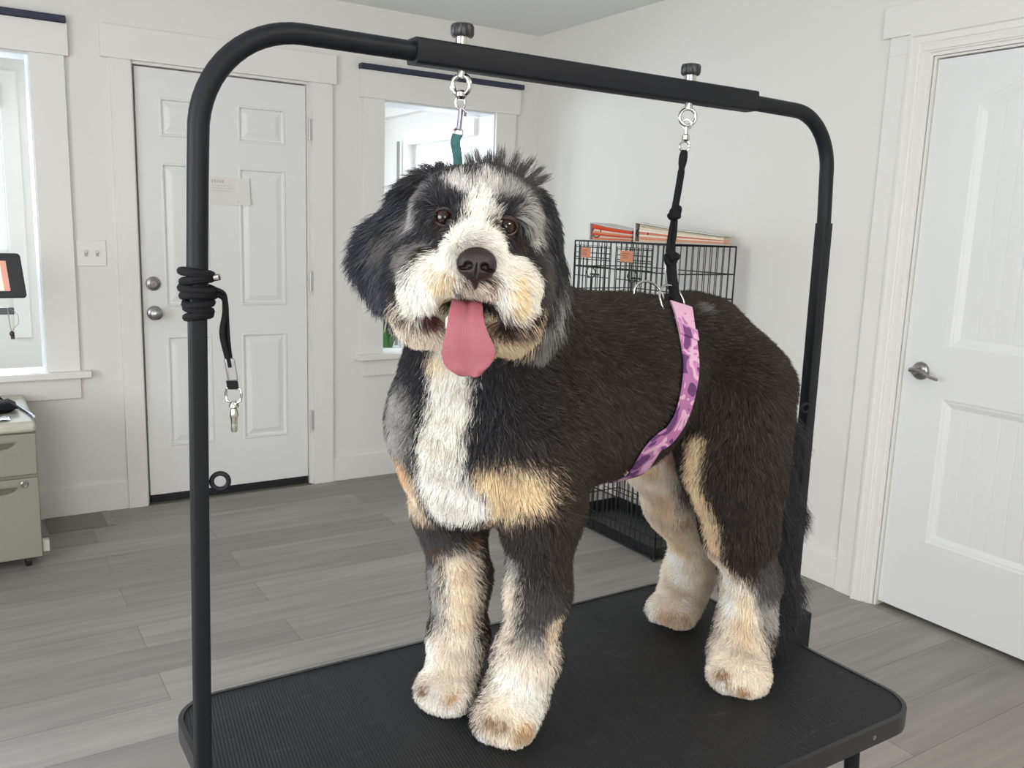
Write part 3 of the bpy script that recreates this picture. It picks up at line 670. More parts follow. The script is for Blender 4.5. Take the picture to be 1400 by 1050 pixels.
for sx in (0, 1):
    for sy in (0, 1):
        x = TX0+.075 if sx == 0 else TX1-.075; y = TY0+.075 if sy == 0 else TY1-.075; ox = -.05 if sx == 0 else .05
        lg = MB().tube([(x, y, TZ-.06), (x+ox, y, .012)], .0125, 12).build('leg', M['black_metal'], gt, smooth=True)
        MB().lathe((x+ox, y, 0), (0, 0, 1), [(.017, 0), (.019, .004), (.017, .03)], 14).build('rubber_foot', M['rubber'], lg, smooth=True)

PY = 1.045
ga = thing('grooming_rig', (.78, PY, TZ), 'black steel overhead grooming rig with two posts and a crossbar over the dog', 'grooming arm')
BZ = 1.592
nb = [(.2385, PY, 1.292), (.2425, PY, 1.42), (.2445, PY, 1.468)] + [(.2445+.122-.122*math.cos(t), PY, 1.468+.124*math.sin(t)) for t in [math.radians(6*i) for i in range(1, 16)]] + [(.52, PY, BZ)]
MB().tube(nb, .0122, 18, ref=(0, 1, 0)).build('post', M['black_metal'], ga, smooth=True)
MB().tube([(.2265, PY, .560), (.2385, PY, 1.300)], .0096, sq=True, ref=(0, 1, 0)).build('post_sleeve', M['black_metal'], ga, smooth=True)
MB().box(.205, .252, PY-.028, PY+.028, .560, TZ-.012).build('clamp', M['black_metal'], ga, bevel=.004)
fb = [(1.06, PY, BZ+.001), (1.225, PY, BZ-.002)] + [(1.225+.096*math.sin(t), PY, BZ-.002-.100+.100*math.cos(t)) for t in [math.radians(6*i) for i in range(1, 16)]] + [(1.327, PY, 1.40)]
MB().tube(fb, .0122, 18, ref=(0, 1, 0)).build('post', M['black_metal'], ga, smooth=True)
MB().tube([(1.3272, PY, 1.405), (1.3330, PY, .575)], .0114, sq=True, ref=(0, 1, 0)).build('post_sleeve', M['black_metal'], ga, smooth=True)
MB().box(1.313, 1.362, PY-.032, PY+.032, .560, TZ+.045).build('clamp', M['black_metal'], ga, bevel=.004)
MB().tube([(.508, PY, BZ), (1.118, PY, BZ+.001)], .0158, sq=True, ref=(0, 1, 0)).build('crossbar_sleeve', M['black_metal'], ga, smooth=True)
for x in (.579, .981):
    kn = MB(); pr_ = [(.0135 if i % 2 else .0152) for i in range(28)]
    kz = BZ+.026
    vs = []
    for h, s in ((0, .86), (.003, 1), (.013, 1), (.016, .88)):
        vs += [(x+pr_[i]*s*math.cos(2*math.pi*i/28), PY+pr_[i]*s*math.sin(2*math.pi*i/28), kz+h) for i in range(28)]
    kn.add(vs, [(k*28+i, k*28+(i+1) % 28, (k+1)*28+(i+1) % 28, (k+1)*28+i) for k in range(3) for i in range(28)]+[tuple(reversed(range(28))), tuple(range(84, 112))])
    kn.build('knob', M['black_plastic'], ga, smooth=True)
    MB().lathe((x, PY, BZ+.014), (0, 0, 1), [(.0095, 0), (.0095, .0135)], 18).build('knob_stem', M['chrome'], ga, smooth=True)
    ey = MB().lathe((x, PY, BZ-.0215), (0, 0, 1), [(.0065, -.002), (.0065, .007)], 16)
    ey.build('eye_stem', M['chrome'], ga, smooth=True)
V3 = Vector
e1, e2 = V3((.9, -.44, 0)), V3((0, 0, 1))
MB().tube(ring((.579, PY, BZ-.033), V3((.55, -.83, 0)).normalized(), e2, .0125, 28), .0035, 10, closed=True).build('eye_ring', M['chrome'], ga, smooth=True)
MB().tube(ring((.981, PY, BZ-.036), V3((.85, -.52, 0)).normalized(), e2, .0125, 28), .0028, 10, closed=True).build('eye_ring', M['chrome'], ga, smooth=True)
MB().tube(ring((.2575, PY-.006, 1.066), V3((.95, -.3, 0)).normalized(), e2, .0098, 24), .0030, 10, closed=True).build('tie_ring', M['black_metal'], ga, smooth=True)
MB().tube(ring((1.312, PY-.010, 1.070), V3((.95, -.3, 0)).normalized(), e2, .0080, 24), .0026, 10, closed=True).build('tie_ring', M['black_metal'], ga, smooth=True)

# ---- leash wound round the near post
lo = thing('grooming_leash', (.245, PY, 1.13), 'black grooming leash with a silver snap wound round the nearer post', 'leash', None)
wr = MB()
for z, r in ((1.3145, .0160), (1.3065, .0150), (1.2965, .0172), (1.2885, .0165), (1.2800, .0140), (1.2725, .0130), (1.2650, .0126)):
    wr.tube([(.239+r*1.02*math.cos(t)*(1+.05*math.sin(3*t+z*90)), PY+r*math.sin(t), z+.0022*math.sin(t+z*300)) for t in [2*math.pi*i/28 for i in range(28)]], .0050, 8, closed=True)
wr.build('wrap', M['webbing'], lo, smooth=True)
MB().lathe((.2575, PY-.016, 1.3105), (.8, -.6, .2), [(.004, -.003), (.004, .003), (.002, .004)], 12).build('end_rivet', M['chrome'], lo, smooth=True)
MB().tube(smooth_path([(.257, PY-.012, 1.296), (.2655, PY-.012, 1.290), (.2665, PY-.012, 1.270), (.2625, PY-.012, 1.245), (.2675, PY-.012, 1.218), (.2695, PY-.012, 1.205)], 6), 1, flat=(.0035, .0016), ref=(.8, -.6, 0)).tube(smooth_path([(.2575, PY-.010, 1.290), (.267, PY-.009, 1.284), (.2685, PY-.009, 1.262), (.2695, PY-.009, 1.235), (.2725, PY-.009, 1.205)], 6), 1, flat=(.0035, .0016), ref=(.8, -.6, 0)).build('strap', M['webbing'], lo, smooth=True)
MB().obox((.2722, PY-.0105, 1.2020), [(1, -.3, .0), (0, 1, 0), (.14, 0, -1)], (.0058, .0034, .0140)).build('crimp', mat('grey_crimp', srgb(150, 150, 150), .35, .6), lo, bevel=.002)
MB().obox((.2735, PY-.0105, 1.1835), [(1, -.3, .0), (0, 1, 0), (.10, 0, -1)], (.0060, .0036, .0050)).build('strap_end', M['webbing'], lo, bevel=.001)
q = V3((.8, -.6, 0)).normalized(); c = V3((.2745, PY-.0105, 1.1700))
MB().tube([c+q*a+e2*b for a, b in ((-.0085, .009), (.0085, .009), (.0095, .002), (.0085, -.006), (.003, -.0085), (-.003, -.0085), (-.0085, -.006), (-.0095, .002))], .0016, 8, closed=True).build('snap_ring', M['chrome'], lo, smooth=True)
MB().lathe((.2745, PY-.0105, 1.1610), (0, 0, -1), [(.003, -.003), (.0055, 0), (.0060, .004), (.0035, .006), (.0045, .010), (.0052, .014), (.0040, .019), (.0036, .026), (.0040, .031), (.0028, .035)], 14).build('snap_hook', M['chrome'], lo, smooth=True)

# ---- noose from the near eyebolt to behind the head
no = thing('head_loop', (.577, PY, 1.45), 'teal grooming loop hanging from the nearer eyebolt to behind the head', 'grooming loop')
MB().lathe((.579, PY, BZ-.0395), (0, 0, -1), [(.004, 0), (.0075, .003), (.0078, .008), (.0045, .012)], 16).build('swivel', M['chrome'], no, smooth=True)
MB().tube([V3((.5785, PY, 1.538))+q*a*.0062+e2*b*.0100 for a, b in [(math.cos(t), math.sin(t)) for t in [2*math.pi*i/20 for i in range(20)]]], .0017, 8, closed=True).build('snap_eye', M['chrome'], no, smooth=True)
MB().tube([(.5795, PY, 1.530), (.5770, PY, 1.503)], .0032, 10).tube([(.5800, PY-.004, 1.529), (.5830, PY-.006, 1.5245), (.5835, PY-.004, 1.520)], .0016, 8).build('snap_hook', mat('dark_steel', (.30, .28, .33, 1), .25, 1.0), no, smooth=True)
MB().tube(ring((.5755, PY, 1.498), q, e2, .0058, 18), .0018, 8, closed=True).build('loop_ring', M['chrome'], no, smooth=True)
MB().tube(smooth_path([(.5745, PY, 1.496), (.5715, PY-.001, 1.486), (.5735, PY-.001, 1.476), (.5765, PY, 1.462), (.5775, PY, 1.440), (.580, PY, 1.405)], 6), 1, flat=(.0062, .0018), ref=(.8, -.6, 0)).build('strap', M['teal'], no, smooth=True)

# ---- cord from the far eyebolt to the belly band
cd = thing('hanging_cord', (.96, PY, 1.27), 'black knotted cord hanging from the farther eyebolt down to the pink belly band', 'cord')
MB().tube(ring((.9805, PY, 1.5455), V3((.5, -.86, 0)).normalized(), e2, .0070, 18), .0017, 8, closed=True).build('snap_eye', M['chrome'], cd, smooth=True)
MB().lathe((.9795, PY, 1.541), (0, 0, -1), [(.0032, 0), (.0032, .010), (.0058, .012), (.0062, .019), (.003, .022)], 14).build('swivel', M['chrome'], cd, smooth=True)
MB().tube(ring((.9785, PY, 1.512), q, e2, .0075, 18), .0019, 8, closed=True).build('snap_ring', M['chrome'], cd, smooth=True)
def rope(pts, r): return smooth_path(pts, 6), r
mb = MB()
mb.tube(smooth_path([(.9785, PY, 1.506), (.9765, PY, 1.490), (.9745, PY, 1.470), (.9705, PY, 1.440), (.9665, PY, 1.416)], 6), [.0046+.0022*math.sin(math.pi*min(1, i/10)) if i < 11 else .0055 for i in range(25)], 10)
mb.tube(smooth_path([(.9655, PY, 1.405), (.9600, PY, 1.375), (.9555, PY-.002, 1.348)], 6), .0036, 8); mb.tube(smooth_path([(.9675, PY-.002, 1.405), (.9660, PY-.004, 1.375), (.9610, PY-.004, 1.350)], 6), .0036, 8)
mb.tube(smooth_path([(.9545, PY-.012, 1.338), (.9545, PY-.016, 1.315), (.9525, PY-.024, 1.295), (.9490, PY-.034, 1.276), (.9470, PY-.045, 1.262)], 6), .0082, 10)
mb.build('rope', M['webbing'], cd, smooth=True)
kn = MB(); K = V3((.9660, PY-.001, 1.4085)); rk = random.Random(2)
for k in range(5):
    a_ = V3((rk.uniform(-1, 1), rk.uniform(-1, 1), rk.uniform(-.5, .5))).normalized(); b_ = a_.cross(V3((rk.uniform(-1, 1), rk.uniform(-1, 1), rk.uniform(-1, 1)))).normalized()
    kn.tube(ring(K+V3((rk.uniform(-.003, .003), 0, rk.uniform(-.005, .005))), a_, b_, .0068, 16), .0046, 8, closed=True)
kn.build('knot', M['webbing'], cd, smooth=True); kn = MB()
K2 = V3((.9535, PY-.014, 1.3385))
for k in range(5):
    a_ = V3((rk.uniform(-1, 1), rk.uniform(-1, 1), rk.uniform(-.5, .5))).normalized(); b_ = a_.cross(V3((rk.uniform(-1, 1), rk.uniform(-1, 1), rk.uniform(-1, 1)))).normalized()
    kn.tube(ring(K2+V3((rk.uniform(-.003, .003), 0, rk.uniform(-.004, .004))), a_, b_, .0072, 16), .0050, 8, closed=True)
kn.build('knot', M['webbing'], cd, smooth=True)
MB().tube([V3((.9605, PY-.008, 1.318))+V3((.8, -.6, 0))*a*.0075+e2*b*.026 for a, b in [(math.cos(t), math.sin(t)) for t in [2*math.pi*i/28 for i in range(28)]]], .0030, 10, closed=True).build('carabiner', mat('grey_steel', (.55, .57, .60, 1), .3, 1.0), cd, smooth=True)
# ================================================================== the dog: solid shapes, coat patches and hair lie in room coordinates (metres)
SHAPES = [
 ('c', 0.648, 1.06, 1.09, 0.106, 0.86, 1.058, 1.125, 0.12, 0.05),
 ('c', 0.715, 1.058, 1.18, 0.086, 1.05, 1.058, 1.176, 0.084, 0.06),
 ('c', 0.755, 1.058, 1.126, 0.114, 0.86, 1.058, 1.16, 0.091, 0.045),
 ('c', 0.86, 1.058, 1.16, 0.091, 1.03, 1.058, 1.178, 0.078, 0.045),
 ('c', 0.612, 1.066, 1.085, 0.084, 0.604, 1.055, 1.03, 0.07, 0.05),
 ('c', 0.6, 1.06, 1.12, 0.088, 0.585, 1.015, 1.25, 0.07, 0.06),
 ('c', 0.74, 1.058, 1.18, 0.09, 0.6, 1.01, 1.3, 0.068, 0.06),
 ('c', 1.03, 1.058, 1.165, 0.088, 1.058, 1.058, 1.095, 0.086, 0.05),
 ('c', 0.692, 0.99, 1.105, 0.07, 0.697, 0.993, 0.985, 0.049, 0.03),
 ('c', 0.697, 0.993, 0.985, 0.049, 0.708, 1.007, 0.85, 0.037, 0.03),
 ('c', 0.708, 1.007, 0.85, 0.037, 0.704, 1.024, 0.735, 0.037, 0.03),
 ('c', 0.704, 1.024, 0.735, 0.037, 0.69, 1.027, 0.675, 0.04, 0.03),
 ('c', 0.682, 1.028, 0.666, 0.04, 0.658, 1.004, 0.658, 0.036, 0.02),
 ('c', 0.672, 1.02, 0.655, 0.032, 0.642, 1.018, 0.653, 0.028, 0.015),
 ('c', 0.676, 1.012, 0.655, 0.032, 0.662, 0.987, 0.653, 0.028, 0.015),
 ('c', 0.622, 1.128, 1.075, 0.064, 0.624, 1.132, 0.96, 0.047, 0.03),
 ('c', 0.624, 1.132, 0.96, 0.047, 0.646, 1.135, 0.83, 0.036, 0.03),
 ('c', 0.646, 1.135, 0.83, 0.036, 0.648, 1.14, 0.73, 0.036, 0.03),
 ('c', 0.648, 1.14, 0.73, 0.036, 0.638, 1.136, 0.675, 0.036, 0.03),
 ('c', 0.636, 1.134, 0.664, 0.035, 0.614, 1.118, 0.656, 0.032, 0.02),
 ('c', 0.626, 1.129, 0.655, 0.028, 0.6, 1.132, 0.653, 0.024, 0.015),
 ('c', 0.631, 1.119, 0.655, 0.028, 0.623, 1.099, 0.653, 0.024, 0.015),
 ('c', 1.068, 0.987, 1.13, 0.076, 1.04, 0.958, 1.01, 0.062, 0.04),
 ('c', 1.04, 0.958, 1.01, 0.062, 1.076, 0.96, 0.9, 0.048, 0.04),
 ('c', 1.076, 0.96, 0.9, 0.048, 1.12, 0.965, 0.8, 0.035, 0.04),
 ('c', 1.12, 0.965, 0.8, 0.035, 1.112, 0.962, 0.715, 0.037, 0.04),
 ('c', 1.112, 0.962, 0.715, 0.037, 1.102, 0.962, 0.672, 0.04, 0.04),
 ('c', 1.062, 0.97, 1.12, 0.074, 1.086, 0.965, 0.98, 0.052, 0.05),
 ('c', 1.098, 0.958, 0.668, 0.041, 1.074, 0.932, 0.658, 0.036, 0.02),
 ('c', 1.088, 0.95, 0.655, 0.032, 1.054, 0.942, 0.653, 0.026, 0.015),
 ('c', 1.09, 0.942, 0.655, 0.032, 1.081, 0.91, 0.653, 0.027, 0.015),
 ('c', 1.08, 1.13, 1.11, 0.078, 1.085, 1.165, 0.985, 0.062, 0.04),
 ('c', 1.085, 1.165, 0.985, 0.062, 1.145, 1.182, 0.87, 0.047, 0.04),
 ('c', 1.145, 1.182, 0.87, 0.047, 1.232, 1.198, 0.755, 0.034, 0.04),
 ('c', 1.232, 1.198, 0.755, 0.034, 1.212, 1.2, 0.7, 0.034, 0.04),
 ('c', 1.212, 1.2, 0.7, 0.034, 1.194, 1.196, 0.665, 0.036, 0.04),
 ('c', 1.19, 1.194, 0.66, 0.034, 1.154, 1.176, 0.655, 0.031, 0.02),
 ('c', 1.174, 1.19, 0.654, 0.027, 1.137, 1.193, 0.652, 0.024, 0.015),
 ('c', 1.178, 1.176, 0.654, 0.027, 1.153, 1.152, 0.652, 0.024, 0.015),
 ('c', 1.15, 1.058, 1.13, 0.036, 1.2, 1.045, 1.04, 0.028, 0.03),
 ('c', 1.2, 1.045, 1.04, 0.028, 1.217, 1.02, 0.9, 0.022, 0.03),
 ('c', 1.217, 1.02, 0.9, 0.022, 1.222, 1.005, 0.77, 0.014, 0.03),
 ('c', 1.222, 1.005, 0.77, 0.014, 1.22, 1.0, 0.69, 0.009, 0.03),
 ('e', 0.5527, 0.9535, 1.3664, 0.8627, -0.5009, -0.0705, 0.0722, -0.016, 0.9973, -0.5006, -0.8654, 0.0223, 0.078, 0.074, 0.086, 0.03),
 ('e', 0.535, 0.9184, 1.3982, 0.8627, -0.5009, -0.0705, 0.0722, -0.016, 0.9973, -0.5006, -0.8654, 0.0223, 0.052, 0.034, 0.042, 0.03),
 ('e', 0.4907, 0.9535, 1.3167, 0.8627, -0.5009, -0.0705, 0.0722, -0.016, 0.9973, -0.5006, -0.8654, 0.0223, 0.04, 0.048, 0.05, 0.03),
 ('e', 0.4925, 0.9197, 1.3942, 0.8627, -0.5009, -0.0705, 0.0722, -0.016, 0.9973, -0.5006, -0.8654, 0.0223, 0.022, 0.014, 0.018, 0.015),
 ('e', 0.4693, 0.8965, 1.3173, 0.8627, -0.5009, -0.0705, 0.0722, -0.016, 0.9973, -0.5006, -0.8654, 0.0223, 0.036, 0.033, 0.038, 0.02),
 ('e', 0.4828, 0.9338, 1.2748, 0.8627, -0.5009, -0.0705, 0.0722, -0.016, 0.9973, -0.5006, -0.8654, 0.0223, 0.036, 0.034, 0.042, 0.022),
 ('e', 0.577, 0.9034, 1.3097, 0.8627, -0.5009, -0.0705, 0.0722, -0.016, 0.9973, -0.5006, -0.8654, 0.0223, 0.04, 0.048, 0.05, 0.03),
 ('e', 0.5564, 0.8827, 1.389, 0.8627, -0.5009, -0.0705, 0.0722, -0.016, 0.9973, -0.5006, -0.8654, 0.0223, 0.022, 0.014, 0.018, 0.015),
 ('e', 0.5383, 0.8565, 1.3117, 0.8627, -0.5009, -0.0705, 0.0722, -0.016, 0.9973, -0.5006, -0.8654, 0.0223, 0.036, 0.033, 0.038, 0.02),
 ('e', 0.5587, 0.8898, 1.2686, 0.8627, -0.5009, -0.0705, 0.0722, -0.016, 0.9973, -0.5006, -0.8654, 0.0223, 0.036, 0.034, 0.042, 0.022),
 ('c', 0.5226, 0.9016, 1.3657, 0.036, 0.4899, 0.8483, 1.3452, 0.028, 0.02),
 ('e', 0.4939, 0.8592, 1.317, 0.8627, -0.5009, -0.0705, 0.0722, -0.016, 0.9973, -0.5006, -0.8654, 0.0223, 0.034, 0.026, 0.034, 0.015),
 ('c', 0.5301, 0.9293, 1.2613, 0.034, 0.507, 0.8843, 1.2422, 0.022, 0.02),
 ('s', 0.4861, 0.8534, 1.2763, 0.8627, -0.5009, -0.0705, 0.0722, -0.016, 0.9973, -0.5006, -0.8654, 0.0223, 0.05, 0.029, 0.074, 0.005),
 ('s', 0.4771, 0.8903, 1.3859, 0.8627, -0.5009, -0.0705, 0.0722, -0.016, 0.9973, -0.5006, -0.8654, 0.0223, 0.0125, 0.0105, 0.016, 0.006),
 ('s', 0.5375, 0.8553, 1.3809, 0.8627, -0.5009, -0.0705, 0.0722, -0.016, 0.9973, -0.5006, -0.8654, 0.0223, 0.0125, 0.0105, 0.016, 0.006),
 ('e', 0.5048, 0.9937, 1.4026, 0.5589, -0.3428, -0.755, 0.661, -0.3655, 0.6553, -0.5006, -0.8654, 0.0223, 0.028, 0.038, 0.022, 0.02),
 ('e', 0.4772, 0.9995, 1.3645, 0.5928, -0.3615, -0.7197, 0.6309, -0.3471, 0.6939, -0.5006, -0.8654, 0.0223, 0.026, 0.054, 0.02, 0.02),
 ('e', 0.466, 1.0005, 1.3333, 0.7728, -0.4584, -0.439, 0.3901, -0.2025, 0.8982, -0.5006, -0.8654, 0.0223, 0.036, 0.042, 0.016, 0.015),
 ('e', 0.6173, 0.9305, 1.3834, 0.7956, -0.4498, 0.4059, -0.3412, 0.221, 0.9136, -0.5006, -0.8654, 0.0223, 0.028, 0.044, 0.022, 0.02),
 ('e', 0.6247, 0.9155, 1.3264, 0.8588, -0.4932, 0.1384, -0.1087, 0.0884, 0.9901, -0.5006, -0.8654, 0.0223, 0.018, 0.074, 0.022, 0.02),
 ('e', 0.6145, 0.9131, 1.275, 0.8627, -0.5009, -0.0705, 0.0722, -0.016, 0.9973, -0.5006, -0.8654, 0.0223, 0.018, 0.034, 0.018, 0.015),
]
COAT = [
 (0.507, 1.038, 1.134, 0.507, 1.047, 1.081, 0.16, 0.1, 42.0, 42.0, 46.0),
 (0.505, 1.059, 1.13, 0.505, 1.065, 1.087, 0.03, 0.03, 168.0, 166.0, 162.0),
 (0.526, 1.069, 1.026, 0.568, 1.129, 0.965, 0.03, 0.018, 238.0, 218.0, 192.0),
 (0.521, 1.072, 1.042, 0.521, 1.072, 1.042, 0.02, 0.015, 222.0, 186.0, 150.0),
 (0.62, 0.973, 1.014, 0.643, 0.964, 1.005, 0.038, 0.03, 234.0, 210.0, 174.0),
 (0.588, 0.967, 1.046, 0.652, 0.948, 1.035, 0.02, 0.026, 234.0, 210.0, 174.0),
 (0.646, 0.977, 0.964, 0.646, 0.977, 0.964, 0.018, 0.018, 234.0, 210.0, 174.0),
 (0.535, 0.974, 1.211, 0.536, 0.981, 1.181, 0.027, 0.01, 252.0, 248.0, 238.0),
 (0.536, 0.981, 1.181, 0.537, 0.983, 1.142, 0.027, 0.01, 252.0, 248.0, 238.0),
 (0.537, 0.983, 1.142, 0.531, 0.99, 1.101, 0.027, 0.01, 252.0, 248.0, 238.0),
 (0.531, 0.992, 1.091, 0.536, 1.004, 1.047, 0.032, 0.01, 252.0, 248.0, 238.0),
 (0.536, 1.004, 1.047, 0.553, 1.01, 1.002, 0.032, 0.01, 252.0, 248.0, 238.0),
 (0.542, 1.004, 1.031, 0.568, 0.995, 1.004, 0.036, 0.012, 252.0, 248.0, 238.0),
 (0.54, 0.992, 1.06, 0.563, 1.011, 0.99, 0.02, 0.012, 246.0, 242.0, 236.0),
 (0.525, 0.99, 1.207, 0.525, 0.99, 1.207, 0.014, 0.012, 238.0, 218.0, 192.0),
 (0.591, 1.127, 0.899, 0.603, 1.119, 0.846, 0.05, 0.02, 78.0, 76.0, 76.0),
 (0.597, 1.115, 0.89, 0.597, 1.115, 0.89, 0.012, 0.014, 96.0, 76.0, 58.0),
 (0.635, 1.088, 0.912, 0.635, 1.088, 0.912, 0.01, 0.01, 110.0, 84.0, 62.0),
 (0.606, 1.128, 0.807, 0.608, 1.123, 0.735, 0.02, 0.016, 168.0, 166.0, 162.0),
 (0.6, 1.129, 0.855, 0.609, 1.137, 0.79, 0.012, 0.012, 168.0, 166.0, 162.0),
 (0.623, 1.096, 0.874, 0.632, 1.099, 0.8, 0.026, 0.014, 242.0, 230.0, 212.0),
 (0.632, 1.099, 0.8, 0.629, 1.1, 0.716, 0.026, 0.014, 242.0, 230.0, 212.0),
 (0.628, 1.095, 0.868, 0.639, 1.102, 0.774, 0.016, 0.012, 238.0, 218.0, 192.0),
 (0.615, 1.111, 0.708, 0.591, 1.094, 0.661, 0.05, 0.02, 242.0, 230.0, 212.0),
 (0.585, 1.105, 0.645, 0.603, 1.085, 0.642, 0.03, 0.02, 252.0, 248.0, 238.0),
 (0.604, 1.145, 0.726, 0.601, 1.138, 0.693, 0.014, 0.012, 252.0, 248.0, 238.0),
 (0.579, 1.119, 0.666, 0.579, 1.119, 0.666, 0.008, 0.007, 140.0, 110.0, 84.0),
 (0.607, 1.081, 0.664, 0.607, 1.081, 0.664, 0.009, 0.01, 204.0, 168.0, 128.0),
 (0.675, 0.957, 0.936, 0.681, 0.97, 0.875, 0.06, 0.02, 50.0, 44.0, 40.0),
 (0.685, 0.973, 0.828, 0.68, 0.988, 0.798, 0.04, 0.03, 78.0, 76.0, 76.0),
 (0.681, 0.988, 0.777, 0.694, 0.981, 0.76, 0.026, 0.024, 140.0, 138.0, 136.0),
 (0.662, 1.006, 0.899, 0.665, 1.01, 0.829, 0.014, 0.014, 168.0, 166.0, 162.0),
 (0.663, 1.011, 0.863, 0.664, 1.025, 0.765, 0.017, 0.014, 242.0, 230.0, 212.0),
 (0.673, 0.991, 0.72, 0.645, 0.97, 0.674, 0.055, 0.03, 242.0, 230.0, 212.0),
 (0.717, 0.974, 0.809, 0.716, 0.98, 0.749, 0.012, 0.012, 238.0, 218.0, 192.0),
 (0.716, 0.981, 0.76, 0.716, 0.981, 0.76, 0.016, 0.012, 242.0, 230.0, 212.0),
 (0.664, 1.001, 0.717, 0.692, 0.983, 0.683, 0.03, 0.02, 252.0, 248.0, 238.0),
 (0.621, 0.995, 0.665, 0.634, 0.974, 0.665, 0.009, 0.01, 168.0, 138.0, 110.0),
 (0.654, 0.959, 0.656, 0.667, 0.959, 0.656, 0.012, 0.012, 208.0, 174.0, 134.0),
 (0.619, 1.01, 0.637, 0.619, 1.01, 0.637, 0.008, 0.006, 252.0, 248.0, 238.0),
 (0.972, 0.967, 1.05, 0.981, 0.958, 0.967, 0.017, 0.01, 234.0, 210.0, 174.0),
 (0.981, 0.958, 0.967, 1.019, 0.96, 0.887, 0.017, 0.01, 234.0, 210.0, 174.0),
 (1.038, 0.97, 0.855, 1.071, 0.961, 0.801, 0.02, 0.012, 238.0, 218.0, 192.0),
 (1.076, 0.955, 0.782, 1.072, 0.932, 0.708, 0.042, 0.018, 242.0, 230.0, 212.0),
 (1.051, 0.922, 0.685, 1.047, 0.906, 0.648, 0.065, 0.02, 242.0, 230.0, 212.0),
 (1.109, 0.92, 0.809, 1.125, 0.92, 0.74, 0.02, 0.014, 168.0, 166.0, 162.0),
 (1.108, 0.92, 0.847, 1.115, 0.92, 0.795, 0.018, 0.014, 78.0, 76.0, 76.0),
 (1.078, 0.949, 0.778, 1.079, 0.926, 0.709, 0.014, 0.012, 238.0, 218.0, 192.0),
 (1.051, 0.971, 0.84, 1.074, 0.96, 0.761, 0.014, 0.01, 252.0, 248.0, 238.0),
 (1.031, 0.928, 0.661, 1.035, 0.923, 0.643, 0.012, 0.008, 160.0, 126.0, 92.0),
 (1.053, 0.902, 0.642, 1.053, 0.902, 0.642, 0.01, 0.008, 176.0, 136.0, 96.0),
 (1.034, 0.928, 0.641, 1.034, 0.928, 0.641, 0.012, 0.01, 252.0, 248.0, 238.0),
 (1.045, 1.127, 0.938, 1.154, 1.172, 0.794, 0.09, 0.02, 242.0, 230.0, 212.0),
 (1.154, 1.172, 0.794, 1.185, 1.167, 0.715, 0.09, 0.02, 242.0, 230.0, 212.0),
 (1.131, 1.156, 0.67, 1.19, 1.16, 0.702, 0.06, 0.02, 242.0, 230.0, 212.0),
 (1.074, 1.145, 0.901, 1.17, 1.187, 0.771, 0.022, 0.018, 234.0, 210.0, 174.0),
 (1.026, 1.127, 0.967, 1.026, 1.127, 0.967, 0.016, 0.012, 234.0, 210.0, 174.0),
 (1.179, 1.205, 0.749, 1.172, 1.183, 0.712, 0.014, 0.012, 252.0, 248.0, 238.0),
 (1.086, 1.103, 0.945, 1.117, 1.123, 0.899, 0.016, 0.016, 112.0, 100.0, 98.0),
 (1.123, 1.134, 0.848, 1.123, 1.134, 0.848, 0.012, 0.014, 190.0, 158.0, 130.0),
 (1.113, 1.19, 0.649, 1.113, 1.19, 0.649, 0.016, 0.012, 252.0, 248.0, 238.0),
 (1.119, 1.172, 0.648, 1.139, 1.132, 0.652, 0.01, 0.012, 214.0, 178.0, 142.0),
 (1.003, 1.061, 1.027, 1.056, 1.087, 0.997, 0.026, 0.012, 226.0, 186.0, 176.0),
 (0.973, 0.964, 1.062, 0.973, 0.964, 1.062, 0.01, 0.008, 234.0, 210.0, 174.0),
 (1.021, 1.132, 0.977, 1.021, 1.132, 0.977, 0.012, 0.008, 234.0, 210.0, 174.0),
 (0.998, 1.005, 1.259, 0.998, 1.005, 1.259, 0.012, 0.008, 112.0, 110.0, 110.0),
 (1.205, 1.04, 1.04, 1.22, 1.02, 0.9, 0.06, 0.02, 42.0, 42.0, 46.0),
 (1.22, 1.02, 0.9, 1.218, 1.0, 0.69, 0.06, 0.02, 42.0, 42.0, 46.0),
 (0.562, 0.971, 1.362, 0.562, 0.971, 1.362, 0.125, 0.02, 42.0, 42.0, 46.0),
 (0.465, 1.004, 1.359, 0.456, 0.996, 1.3, 0.05, 0.02, 50.0, 53.0, 62.0),  # bluish ear tones: window light is put into the coat colour
 (0.462, 0.98, 1.361, 0.456, 0.984, 1.326, 0.013, 0.01, 112.0, 110.0, 110.0),
 (0.456, 0.984, 1.326, 0.457, 0.995, 1.298, 0.013, 0.01, 112.0, 110.0, 110.0),
 (0.449, 1.001, 1.298, 0.449, 1.001, 1.298, 0.01, 0.008, 140.0, 140.0, 146.0),
 (0.452, 0.989, 1.3, 0.459, 0.986, 1.33, 0.012, 0.01, 88.0, 90.0, 102.0),
 (0.621, 0.894, 1.316, 0.621, 0.894, 1.316, 0.018, 0.012, 78.0, 76.0, 76.0),
 (0.614, 0.9, 1.277, 0.61, 0.901, 1.247, 0.018, 0.01, 128.0, 126.0, 124.0),
 (0.623, 0.893, 1.316, 0.624, 0.892, 1.286, 0.006, 0.006, 168.0, 166.0, 162.0),
 (0.478, 0.943, 1.408, 0.473, 0.955, 1.384, 0.02, 0.012, 112.0, 110.0, 110.0),
 (0.472, 0.933, 1.401, 0.473, 0.946, 1.385, 0.01, 0.008, 168.0, 166.0, 162.0),
 (0.451, 0.918, 1.342, 0.433, 0.894, 1.31, 0.02, 0.01, 134.0, 130.0, 126.0),
 (0.465, 0.909, 1.352, 0.465, 0.909, 1.352, 0.014, 0.01, 112.0, 110.0, 110.0),
 (0.57, 0.88, 1.413, 0.596, 0.888, 1.389, 0.02, 0.012, 112.0, 110.0, 110.0),
